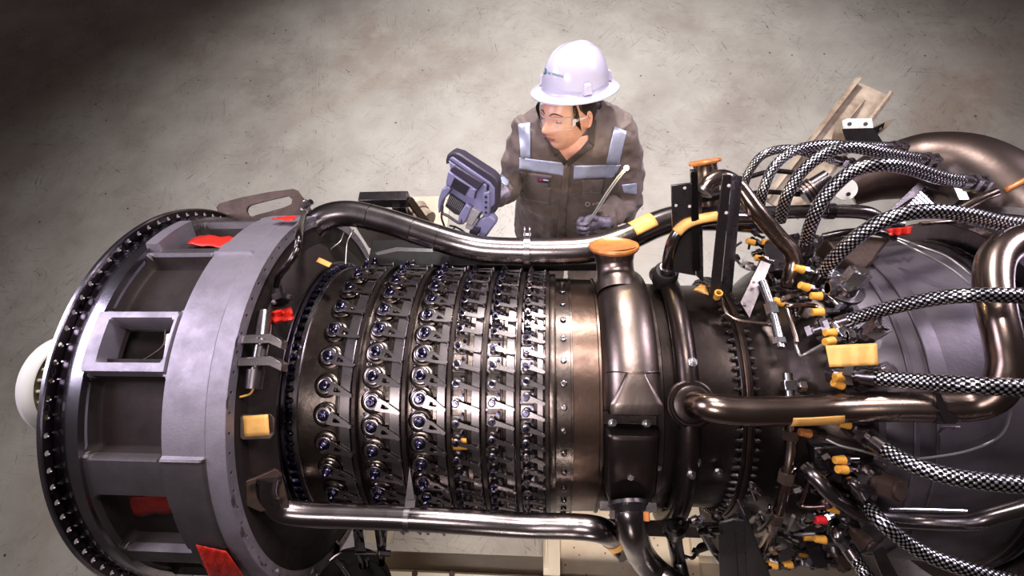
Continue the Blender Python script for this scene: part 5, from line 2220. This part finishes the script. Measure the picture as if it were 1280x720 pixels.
def face(f, l, u):
    """displace a unit direction into the head surface; returns local (forward, left, up)"""
    F, L_, U = .096 * f, .074 * l, .113 * u
    z = U
    # skull back rounder, jaw narrower
    if z < 0:
        k = min(1, -z / .11)
        L_ *= 1 - .30 * k ** 1.5
        if F < 0:
            F *= 1 - .45 * k
            U *= 1 - .12 * k
    fr = max(0, f)
    al = abs(L_)
    d = 0.0
    d += .005 * g(z - .022, .010) * g(al - .026, .024) * fr          # brow
    d -= .010 * g(z - .003, .011) * g(al - .031, .013) * fr          # sockets
    d += .006 * g(z + .022, .018) * g(al - .040, .016) * fr          # cheek
    d += .020 * g(z + .024, .011) * g(L_, .0095) * fr                # nose tip
    d += .012 * g(z + .008, .016) * g(L_, .0065) * fr                # bridge
    d += .007 * g(z + .030, .006) * g(al - .011, .006) * fr          # nostrils
    d -= .003 * g(z + .041, .004) * g(L_, .01) * fr
    d += .0085 * g(z + .052, .0065) * g(L_, .018) * fr               # lips
    d -= .0045 * g(z + .0525, .0018) * g(L_, .020) * fr
    d -= .004 * g(z + .066, .005) * g(L_, .016) * fr
    d += .009 * g(z + .086, .013) * g(L_, .018) * fr                 # chin
    return F + d, L_, U


def head_rows(n=72, m=96):
    rows = []
    for i in range(n + 1):
        a = -PI / 2 + PI * i / n
        a = max(-PI / 2 + .02, min(PI / 2 - .02, a))
        rows.append([HP(*face(math.cos(a) * math.cos(2 * PI * k / m), math.cos(a) * math.sin(2 * PI * k / m), math.sin(a))) for k in range(m)])
    return rows


hb = MB()
hb.grid(head_rows(), True, True, True)
# neck running into the chest
nb_ = Vector((Xat(716, .90, 1.40), .895, 1.40))
nt_ = HP(-.018, 0, -.045)
hb.tube([nb_ + Vector((0, .0, -.06)), nb_, nb_.lerp(nt_, .5), nt_, HP(-.01, 0, .0)], [.075, .060, .054, .055, .05], 28)
# chest skin in the open neck
pt_ = MB()
V0 = [(690, 178), (741, 170), (737, 188), (709.5, 208)]
for quad in ([(688, 178), (740, 168), (709.8, 207), (709.2, 207)],):
    m_ = drape(quad, lambda x, y: on_cov(x, y, .0035), 14, 12)
    b = len(hb.v)
    hb.v.extend(m_.v)
    hb.f.extend([tuple(i + b for i in q) for q in m_.f])
# ears
for s in (1, -1):
    rows = []
    for i in range(13):
        w = i / 12
        ring_ = []
        for k in range(20):
            th = 2 * PI * k / 20
            rx, ru = .017 * (1 - .62 * w) if w < .75 else .017 * .5 * (1 - w), .031 * (1 - .6 * w) if w < .75 else .031 * .45 * (1 - w)
            out = .012 * math.sin(min(1, w * 2.2) * PI / 2) - (.010 * max(0, w - .35))
            ring_.append(HP(-.008 + rx * math.cos(th) - .003 * w, s * (.070 + out), -.006 + ru * math.sin(th) * (1 if math.sin(th) > 0 else .9)))
        rows.append(ring_)
    m_ = MB().grid(rows, True, False, True)
    b = len(hb.v)
    hb.v.extend(m_.v)
    hb.f.extend([tuple(i + b for i in q) for q in m_.f])
body = add('body', hb, M['skin'], PERS, ang=180)


def on_face(l, u, off=0.0):
    """point of the face front at lateral l and height u"""
    best = None
    U = u / .113
    a = math.asin(max(-1, min(1, U)))
    lo, hi = -PI / 2, PI / 2
    for _ in range(24):
        m = (lo + hi) / 2
        f, L_, uu = face(math.cos(a) * math.cos(m), math.cos(a) * math.sin(m), math.sin(a))
        if L_ < l:
            lo = m
        else:
            hi = m
    f, L_, uu = face(math.cos(a) * math.cos(m), math.cos(a) * math.sin(m), math.sin(a))
    return HP(f + off, L_, uu)


def face_strip(top, bot, off, m, name, nu=12):
    rows = []
    for w in (0, .33, .66, 1):
        rows.append([on_face(t_[0] + (b_[0] - t_[0]) * w, t_[1] + (b_[1] - t_[1]) * w, off * math.sin(PI * (.15 + .7 * w))) for t_, b_ in zip(top, bot)])
    o = add(name, MB().grid(rows), m, body, ang=180)
    s = o.modifiers.new('solid', 'SOLIDIFY')
    s.thickness = .001
    return o


for s in (1, -1):
    n = 10
    top = [(s * (.012 + .034 * k / n), .024 + .007 * math.sin(PI * (k / n) ** .8) - .003 * k / n) for k in range(n + 1)]
    bot = [(x, y - .0045 * (1 - .5 * k / n)) for k, (x, y) in enumerate(top)]
    face_strip(top, bot, .0016, M['hair'], 'eyebrow')
    # eye: looking down, lid mostly closed; lash line
    mb = MB()
    e = on_face(s * .031, .001, -.006)
    Mh = Matrix((hf, hl, hu)).transposed()
    mb.ball(e + hf * .0012, (.0092, .0128, .0098), 18, Mh)
    add('eye', mb, M['eyewhite'], body)
    mb = MB()
    mb.ball(e + hf * .0062 - hl * .004 - hu * .0035, (.004, .0048, .0048), 14, Mh)
    add('iris', mb, M['eyedark'], body)
    rows = []
    for i in range(6):
        rows.append([e + Mh @ Vector((.0112 * math.cos(a_) * math.cos(b2), .0138 * math.sin(b2), .0112 * math.sin(a_) * math.cos(b2))) for a_ in [R(75 - i * 15)] for b2 in [R(-80 + 16 * k) for k in range(11)]])
    add('eyelid', MB().grid(rows), M['skin'], body, ang=180)
    mb = MB()
    mb.tube([e + Mh @ Vector((.0120 * math.cos(R(-2)) * math.cos(b2), .0142 * math.sin(b2), .0112 * math.sin(R(-2)) * math.cos(b2))) for b2 in [R(-70 + 14 * k) for k in range(11)]], .0011, 6)
    add('lash', mb, M['hair'], body)
n = 14
xs_ = [-.020 + .040 * k / n for k in range(n + 1)]
mid = [(x, -.0525) for x in xs_]
up_ = [(x, -.0525 + .0065 * (1 - (x / .021) ** 2) - .0012 * g(x, .003)) for x in xs_]
lo_ = [(x, -.0525 - .0078 * (1 - (x / .021) ** 2)) for x in xs_]
face_strip(up_, mid, .0018, M['lips'], 'upper_lip')
face_strip(mid, lo_, .0024, M['lips'], 'lower_lip')

# hair under the hat: shell over the back and temples, ponytail knot
rows = []
for i in range(30):
    a = -PI / 2 + .55 + (PI - .60) * i / 29
    row = []
    for k in range(49):
        t0_ = R(72 + 62 * max(0, min(1, (.25 - a) / .9)))
        th = t0_ + (2 * PI - 2 * t0_) * k / 48
        f, l, u = face(math.cos(a) * math.cos(th), math.cos(a) * math.sin(th), math.sin(a))
        sc_ = 1.055 + .02 * math.sin(k * 2.1)
        row.append(HP(f * sc_ - .002, l * sc_, u * 1.03 + .004))
    rows.append(row)
hm = MB().grid(rows)
hm.ball(HP(-.108, .012, -.010), (.030, .032, .034), 18)
# loose strands at the temple
for k in range(5):
    hm.tube(spl([HP(.052 - k * .003, .066, .05), HP(.052 - k * .004, .070 + .001 * k, .02), HP(.040 - k * .005, .071, -.012 - .005 * k)], 5), .0016, 5)
    hm.tube(spl([HP(.070, -.050, .055), HP(.078 + k * .002, -.056 - k * .001, .030), HP(.070, -.062, .002 - .004 * k)], 5), .0013, 5)
hr = add('hair', hm, M['hair'], PERS, ang=180)
s_ = hr.modifiers.new('solid', 'SOLIDIFY')
s_.thickness = .003

# --- hard hat, brim all round, with crown ridges
BZ = .094     # brim plane above the head centre


def HB(f, l, u):
    return HC + hf * (f - .013) + hl * (l + .016) + hu * (BZ + u)


def dome(a, th, off=0.0):
    """a: elevation, th: azimuth from the front"""
    A_, B_, H_ = .119 + off, .104 + off, .128 + off
    ca = math.cos(a) ** .80
    f, l, u = A_ * ca * math.cos(th), B_ * ca * math.sin(th), H_ * math.sin(a) ** .95 if a > 0 else 0
    # raised centre ridge and two side ridges
    rid = .007 * g(l, .016) * min(1, math.sin(max(a, 0)) * 1.8) + .0035 * (g(l - .045, .008) + g(l + .045, .008)) * min(1, math.sin(max(a, 0)) * 1.6)
    return f, l, u + rid


mb = MB()
rows = []
for i in range(33):
    a = PI / 2 * i / 32
    a = min(a, PI / 2 - .01)
    rows.append([HB(*dome(a, 2 * PI * k / 96)) for k in range(96)])
brim = []
for w in (1, .93, .75, .5, .25, .08):
    brim.append([HB((.119 + .040 * w) * math.cos(t_), (.104 + .034 * w) * math.sin(t_), -.010 * w ** 1.4 - .002) for t_ in [2 * PI * k / 96 for k in range(96)]])
under = [[HB((.119 + .040 * w) * math.cos(t_), (.104 + .034 * w) * math.sin(t_), -.010 * w ** 1.4 - .0065) for t_ in [2 * PI * k / 96 for k in range(96)]] for w in (0, .3, .7, 1)]
mb.grid(under + brim + rows, True, False, True)
hat = add('hard_hat', mb, M['hat'], PERS, ang=60, label='white full brim hard hat')
# accessory slot lugs at the sides and a front tab
for th, wd in ((R(66), .026), (R(-62), .026), (R(150), .024)):
    mb = MB()
    f0, l0, u0 = dome(.05, th)
    n_ = Vector((math.cos(th) / .119, math.sin(th) / .104, 0)).normalized()
    tg = Vector((-n_.y, n_.x, 0))
    c0 = Vector((f0, l0, 0)) + n_ * .003
    a_ = [c0 + tg * wd * .62 - n_ * .012, c0 - tg * wd * .62 - n_ * .012, c0 - tg * wd * .62 + n_ * .010, c0 + tg * wd * .62 + n_ * .010]
    b_ = [c0 + tg * wd * .40 - n_ * .014 + Vector((0, 0, .036)), c0 - tg * wd * .40 - n_ * .014 + Vector((0, 0, .036)), c0 - tg * wd * .40 + n_ * .006 + Vector((0, 0, .032)), c0 + tg * wd * .40 + n_ * .006 + Vector((0, 0, .032))]
    v8 = [HB(*p) for p in a_ + b_]
    mb.v = v8
    mb.f = [(0, 1, 2, 3), (4, 7, 6, 5), (0, 4, 5, 1), (1, 5, 6, 2), (2, 6, 7, 3), (3, 7, 4, 0)]
    add('slot_lug', mb, M['hat'], hat, bevel=.003)
hm_rows = [[Vector(HB(*dome(PI / 2 * i / 32 if i < 32 else PI / 2 - .01, 2 * PI * k / 96))) for k in range(97)] for i in range(33)]
HBV = bvh_of(MB().grid(hm_rows))
# emblem and lettering on the front
mb = MB()
rows = [[hit(HBV, 681.2 + r_ * math.cos(2 * PI * k / 24) * .62, 89 + r_ * math.sin(2 * PI * k / 24), .0012) for k in range(24)] for r_ in (.05, 3.9)]
mb.grid(rows, True, True)
vs, fs = text_mesh('GE VERNOVA', 4.2)
b = len(mb.v)
xm_ = max(v.x for v in vs)
mb.v.extend([hit(HBV, 684.3 + v.x / xm_ * 20.2, 92.2 + 5.2 * v.x / xm_ - v.y * 1.0, .0012) for v in vs])
mb.f.extend([tuple(i + b for i in q) for q in fs])
add('hat_print', mb, M['teal'], hat, flat=True, label='round teal emblem and teal lettering')
mb = MB()
rows = [[hit(HBV, 681.2 + r_ * math.cos(2 * PI * k / 20) * .62, 89 + r_ * math.sin(2 * PI * k / 20), .0018) for k in range(20)] for r_ in (1.2, 1.7)]
mb.grid(rows, True)
add('emblem_ring', mb, M['whiteprint'], hat, flat=True)
# suspension knob at the back
mb = MB()
mb.cyl(HP(-.112, 0, .028), HP(-.128, 0, .026), .016, seg=20)
add('adjuster_knob', mb, M['dev_black'], hat)

# --- safety glasses
gl = None
mb = MB()
rows = []
for i in range(7):
    u = .016 - .036 * i / 6
    rows.append([HP(.104 - .052 * (abs(x) / .066) ** 2.4, x, u - .002 * (i == 6) * math.cos(x * 60)) for x in [-.066 + .132 * k / 28 for k in range(29)]])
lens = add('safety_glasses', MB().grid(rows), M['glass'], PERS, ang=180, label='clear wraparound safety glasses')
s_ = lens.modifiers.new('solid', 'SOLIDIFY')
s_.thickness = .0018
mb = MB()
mb.tube([r_ for r_ in rows[0]], .0014, 6)
add('glasses_rim', mb, M['frame_clear'], lens)
mb = MB()
mb.tube(rows[-1], .0009, 6)
add('glasses_rim', mb, M['frame_clear'], lens)
for s in (1, -1):
    mb = MB()
    mb.prism([HP(.056, s * .067, .012), HP(.048, s * .070, .012), HP(.046, s * .070, -.006), HP(.055, s * .067, -.012)], hl * s * .003)
    mb.prism([HP(.050, s * .070, .010), HP(-.012, s * .0775, .006), HP(-.012, s * .0775, .002), HP(.050, s * .070, .000)], hl * s * .002)
    add('temple_arm', mb, M['frame_clear'], lens)

# --- collar
for q in ([(734, 146), (745, 151), (742, 183), (736, 178)], [(736, 178), (742, 183), (710, 208), (708, 202)],
          [(683, 176), (690, 178), (709, 202), (705, 207)], [(680, 172), (684, 172), (700, 190), (694, 196)]):
    cloth_patch('collar', q, M['jacket_seam'], 8, 6, .012, .005)
mb = MB()
cr = []
for k in range(33):
    w = R(-60 + 300 * k / 32)
    cr.append(w)
rows = []
for u_, rr_ in ((0, 1.0), (.018, .98), (.036, 1.0), (.038, 1.1), (.012, 1.16)):
    rows.append([Vector((nb_.x + .068 * rr_ * math.cos(w), nb_.y + .002 + .062 * rr_ * math.sin(w), 1.385 + u_ * (.5 + .4 * math.sin(w)) + u_ * .25)) for w in [R(-48 + 276 * k / 32) for k in range(33)]])
mb.grid(rows)
o = add('collar', mb, M['jacket'], PERS, ang=180)
s_ = o.modifiers.new('solid', 'SOLIDIFY')
s_.thickness = .003


# --- gloved hands
def hand(name, wrist, wdir, palm_n, side, curls, label, thumb_c=1.0, s=1.0, m='glove'):
    """wrist point, direction wrist->knuckles, palm normal (the side that closes), thumb side vector"""
    wd = Vector(wdir).normalized()
    pn = Vector(palm_n)
    pn = (pn - wd * pn.dot(wd)).normalized()
    sd_ = Vector(side)
    sd_ = (sd_ - wd * sd_.dot(wd) - pn * sd_.dot(pn)).normalized()

    def Q(a, b2, c):
        return Vector(wrist) + (wd * a + sd_ * b2 + pn * c) * s
    mb = MB()
    rows = []
    for a, hw, ht in ((-.05, .030, .026), (-.01, .029, .022), (.03, .036, .019), (.065, .042, .017), (.088, .042, .015), (.098, .036, .010)):
        rows.append([Q(a, hw * math.copysign(abs(math.cos(w)) ** .75, math.cos(w)), ht * math.copysign(abs(math.sin(w)) ** .75, math.sin(w))) for w in [2 * PI * k / 20 for k in range(20)]])
    mb.grid(resample(rows, 3), True, True, True)
    for k, (L3, rad) in enumerate((((.042, .026, .022), .0098), ((.047, .029, .023), .0100), ((.043, .027, .022), .0096), ((.034, .021, .020), .0088))):
        b0 = .030 - .0205 * k
        pts = [Q(.072, b0, 0), Q(.092, b0, -.002)]
        ang = 0
        p = Vector((.092, 0, -.002))
        for j, ln_ in enumerate(L3):
            ang += curls[k][j]
            p = p + Vector((math.cos(R(ang)), 0, math.sin(R(ang)))) * ln_
            pts.append(Q(p.x, b0 + (.002 * (1.5 - k)) * j, p.z))
        mb.tube(spl(pts, 5), [rad * s, rad * s * 1.04, rad * s, rad * s * .94, rad * s * .80], 12)
        mb.ball(pts[-1], rad * s * .82, 12)
    th = [Q(.018, .026, .006), Q(.045, .046, .014 * thumb_c), Q(.070, .050, .030 * thumb_c), Q(.090, .036, .042 * thumb_c)]
    mb.tube(spl(th, 5), [.014 * s, .0125 * s, .0115 * s, .0095 * s], 12)
    mb.ball(th[-1], .0098 * s, 12)
    for i, v in enumerate(mb.v):
        mb.v[i] = v + Vector(noise.noise_vector(v * 60)) * .0012
    o = add(name, mb, M[m], PERS, ang=180, label=label)
    r_ = o.modifiers.new('join', 'REMESH')
    r_.mode = 'VOXEL'
    r_.voxel_size = .0028
    r_.use_smooth_shade = True
    q = o.modifiers.new('smooth', 'SMOOTH')
    q.iterations = 2
    return Q


GL = PY(737, 272, .595)     # grip point of the probe
wr = HDL.lerp(ELL, .10)
fist = [(62, 78, 50), (66, 80, 50), (70, 80, 50), (74, 80, 50)]
wdl = (GL - wr)
hand('glove', PY(750, 279, .615), Vector((-1, -.15, .12)), Vector((.0, -.75, .35)), Vector((.1, .2, 1)), fist, 'grey violet glove closed round the probe rod', 1.0, .82)
DEVC = PY(586, 246, .52)
hand('glove', PY(622, 245, .62), Vector((-.75, -.55, .05)), Vector((-.5, -.5, -.5)), Vector((0, -.3, 1)), [(30, 30, 20)] * 4, 'glove behind the inspection device', .6, .82)
# boots
for s in (-1, 1):
    mb = MB()
    cx = PB.x + s * .095
    rows = []
    for y, hw, h in ((1.02, .03, .05), (1.0, .045, .10), (.95, .05, .13), (.90, .05, .13), (.84, .048, .085), (.78, .05, .065), (.73, .035, .045)):
        rows.append([Vector((cx + hw * math.cos(w), y, max(0, h * .5 + h * .5 * math.sin(w)))) for w in [2 * PI * k / 18 for k in range(18)]])
    mb.grid(resample(rows, 3), True, True, True)
    add('boot', mb, M['black'], PERS, ang=180)
# ---------------------------------------------------------------- probe with glowing tip, held in the gloved fist
tip = PY(783, 210, .56)
g0 = PY(733, 280, .585)
t = thing('inspection_probe', g0, 'slim silver probe rod with a glowing tip held in the gloved fist', 'probe')
P_ = spl([g0, PY(745, 264, .575), PY(758, 243, .57), PY(772, 223, .565), tip], 8)
mb = MB()
mb.tube([p - Vector((.0036, 0, 0)) for p in P_], .0023, 10)
mb.tube([p + Vector((.0036, 0, -.002)) for p in P_], .0023, 10)
add('rod', mb, M['probe'], t)
mb = MB()
mb.cyl(P_[0] - (P_[3] - P_[0]).normalized() * .03, P_[0] + (P_[3] - P_[0]).normalized() * .012, .0075, seg=14)
add('grip', mb, M['dev_dark'], t)
mb = MB().ball(tip, .0085, 16)
add('lamp_tip', mb, M['glow'], t, label='bright yellow white lamp tip')
l = bpy.data.lights.new('probe_lamp', 'POINT')
l.energy = 2.2
l.color = (1, .86, .45)
l.shadow_soft_size = .009
lo = bpy.data.objects.new('probe_lamp', l)
COL.objects.link(lo)
lo.location = tip + (CAM - tip).normalized() * .02 

# ---------------------------------------------------------------- handheld inspection device (seen from behind)
DV = thing('inspection_device', DEVC, 'violet grey handheld inspection device with a dark screen frame, held up by the worker', 'device')
DZ = Vector((0, 0, 1))
o0 = PY(588, 240, .56)
# local frame: w along the screen frame's long edge, n away from the back, h down the body
w_ = (PY(618, 232, .53) - PY(562, 196, .60)).normalized()
v_ = (CAM - o0).normalized()
h_ = (PY(548, 272, .50) - PY(562, 196, .60))
h_ = (h_ - w_ * h_.dot(w_)).normalized()
n_ = w_.cross(h_)
if n_.dot(v_) < 0:
    n_ = -n_
PXM = 1.70 / 640


def D(px, py, dep=0.0):
    """point of the device plane seen at a pixel, raised towards the viewer by dep"""
    d = ray(px, py)
    q = o0 + n_ * dep
    k = (q - CAM).dot(n_) / d.dot(n_)
    return CAM + d * k


def slab(name, poly, z0, z1, m, parent=DV, bev=.003, label=None):
    mb = MB()
    mb.prism([D(x, y, z1) for x, y in poly], -n_ * (z1 - z0))
    o = add(name, mb, M[m], parent, bevel=bev)
    if label:
        o['label'] = label
    return o


slab('screen_frame', [(557, 200), (559, 193), (565, 190), (575, 193), (614, 218), (620, 224), (622, 232), (621, 250), (621, 262), (615, 266), (611, 262), (611, 240), (606, 233), (563, 204), (557, 206)], -.045, .004, 'dev_dark', bev=.005, label='dark rounded frame of the screen, seen edge on')
slab('frame_edge', [(561, 199), (611, 232), (611, 262), (618, 256), (618, 236), (612, 228), (565, 196)], -.02, .010, 'dev')
slab('back_shell', [(560, 201), (608, 232), (606, 262), (600, 270), (556, 240), (558, 224), (563, 212)], -.03, .016, 'dev', bev=.004)
slab('top_ridge', [(562, 212), (568, 207), (604, 229), (597, 238)], .0, .026, 'dev_dark', bev=.003)
vent = slab('vent_block', [(560, 214), (596, 238), (588, 248), (582, 244), (568, 236), (562, 234), (557, 228)], .0, .032, 'dev', bev=.003)
slab('vent_grille', [(568, 222), (587, 234), (581, 245), (563, 233)], .030, .034, 'dev_black', vent, .001)
for k in range(7):
    a, b_ = (566.8 - k * .75 + 0, 224 + k * 1.55), (586 - k * .9, 236 + k * 1.3)
    mb = MB()
    mb.bar(D(*a, .035), D(*b_, .035), .0011, .0012, n_)
    add('grille_bar', mb, M['dev_dark'], vent)
slab('side_lug', [(589, 236), (594, 237), (592, 249), (584, 246)], .03, .037, 'dev', vent, .001)
slab('battery_shell', [(552, 237), (559, 233), (564, 236), (559, 244), (553, 252), (548, 268), (547, 258), (548, 248)], .0, .034, 'dev', bev=.004)
slab('finned_grip', [(562, 243), (581, 256), (575, 270), (568, 268), (556, 258)], .0, .030, 'dev_black', bev=.003)
fg = slab('grip_bed', [(563, 244), (580, 255), (576, 264), (558, 256)], .028, .031, 'dev_black', bev=.001)
for k in range(9):
    mb = MB()
    mb.bar(D(564 + k * 1.9, 245 + k * 1.25, .033), D(559 + k * 1.95, 254.5 + k * 1.2, .033), .0014, .0022, n_)
    add('fin', mb, M['dev_grey'], fg)
slab('lower_shell', [(576, 264), (582, 255), (589, 260), (583, 276), (578, 282), (572, 279), (573, 270)], .0, .036, 'dev', bev=.005)
mb = MB()
mb.tube(spl([D(553, 257, .03), D(553, 266, .034), D(560, 270, .034), D(575, 279, .034), D(578, 270, .03)], 6), .005, 12)
mb.tube(spl([D(553, 258, .03), D(552, 272, .03), D(556, 284, .02)], 6), .0035, 10)
add('handle_loop', mb, M['dev_dark'], DV)
slab('hinge_block', [(590, 260), (600, 266), (590, 283), (580, 277)], .0, .030, 'dev_grey', bev=.003)
slab('hinge_block', [(588, 274), (593, 270), (598, 275), (590, 288), (582, 286), (581, 283)], .0, .026, 'dev_grey', bev=.003)
slab('clamp_block', [(590, 279), (601, 285), (597, 294), (592, 297), (586, 291)], .0, .024, 'dev_dark', bev=.003)
slab('foot_grip', [(606, 270), (613, 270), (619, 277), (618, 282), (604, 301), (594, 301), (600, 289), (594, 280)], -.02, .020, 'dev', bev=.006, label='pale lower grip angled down to the pipe')
slab('button_strip', [(603, 242), (611, 240), (612, 262), (610, 271), (603, 270)], .0, .024, 'dev', bev=.003)
for k in range(4):
    mb = MB()
    p = D(607.5, 246 + k * 6.5, .025)
    mb.cyl(p, p + n_ * .003, .004, seg=12)
    add('button', mb, M['dev_black'], DV)
mb = MB()
mb.tube(spl([D(570, 283, -.01), D(566, 288, -.01), D(575, 291, -.01), D(586, 297, -.01), D(600, 303, -.02)], 6), .003, 10)
mb.tube(spl([D(562, 282, .0), D(570, 284, .0), D(580, 290, .0), D(588, 300, .0)], 6), .0035, 10)
add('cable', mb, M['dev_black'], DV)
# ---------------------------------------------------------------- lights, world, camera
def area(name, loc, target, size, power, col, sy=None, spread=180):
    l = bpy.data.lights.new(name, 'AREA')
    l.energy = power
    l.color = col
    l.size = size
    l.spread = R(spread)
    if sy:
        l.shape = 'RECTANGLE'
        l.size_y = sy
    o = bpy.data.objects.new(name, l)
    COL.objects.link(o)
    o.location = loc
    d = Vector(target) - Vector(loc)
    o.rotation_euler = d.to_track_quat('-Z', 'Y').to_euler()
    return o


def spot(name, loc, target, power, col, ang, blend, rad):
    l = bpy.data.lights.new(name, 'SPOT')
    l.energy = power
    l.color = col
    l.spot_size = R(ang)
    l.spot_blend = blend
    l.shadow_soft_size = rad
    o = bpy.data.objects.new(name, l)
    COL.objects.link(o)
    o.location = loc
    d = Vector(target) - Vector(loc)
    o.rotation_euler = d.to_track_quat('-Z', 'Y').to_euler()
    return o


spot('floor_spot', (.0, 3.5, 4.4), (.02, 1.30, 0), 1180, (1, .975, .96), 94, 1.0, .25)
area('left_fill', (-2.75, .25, 3.1), (-.95, 0, 1.35), 1.3, 17, (.86, .82, 1), spread=75)  # added area light, mirrored in the polished inlet band
area('top_fill', (.1, .7, 3.9), (0, 0, 1.0), .9, 19, (1, .95, .94), .5, spread=90)  # added overhead light on the engine, no such fixture known
area('right_fill', (2.8, 1.3, 3.0), (1.05, 0.1, 1.35), .9, 20, (.90, .84, 1), spread=80)  # added light from the right to lift the rear casing
area('high_fill', (-.7, -1.3, 3.6), (.0, .7, 1.2), 1.0, 9, (1, .93, .92), .5, spread=70)  # added key light brightening the worker
spot('front_spot', (.15, -2.5, 1.45), (.05, -.5, .15), 420, (1, .93, .87), 46, .6, .4)  # added spot to brighten the near underside and the stand
w = bpy.data.worlds.new('world')
SC.world = w
w.use_nodes = True
w.node_tree.nodes['Background'].inputs[0].default_value = (1, .80, .78, 1)
w.node_tree.nodes['Background'].inputs[1].default_value = .05
cd = bpy.data.cameras.new('camera')
cd.sensor_width = 36
cd.lens = 18.0
cd.clip_start = .05
co = bpy.data.objects.new('camera', cd)
COL.objects.link(co)
co.matrix_world = Matrix.Translation(CAM) @ CM.to_4x4()
SC.camera = co
SC.view_settings.view_transform = 'Standard'
SC.view_settings.look = 'None'
SC.view_settings.exposure = 0.0
SC.view_settings.gamma = 1.0
SC.view_settings.use_curve_mapping = False
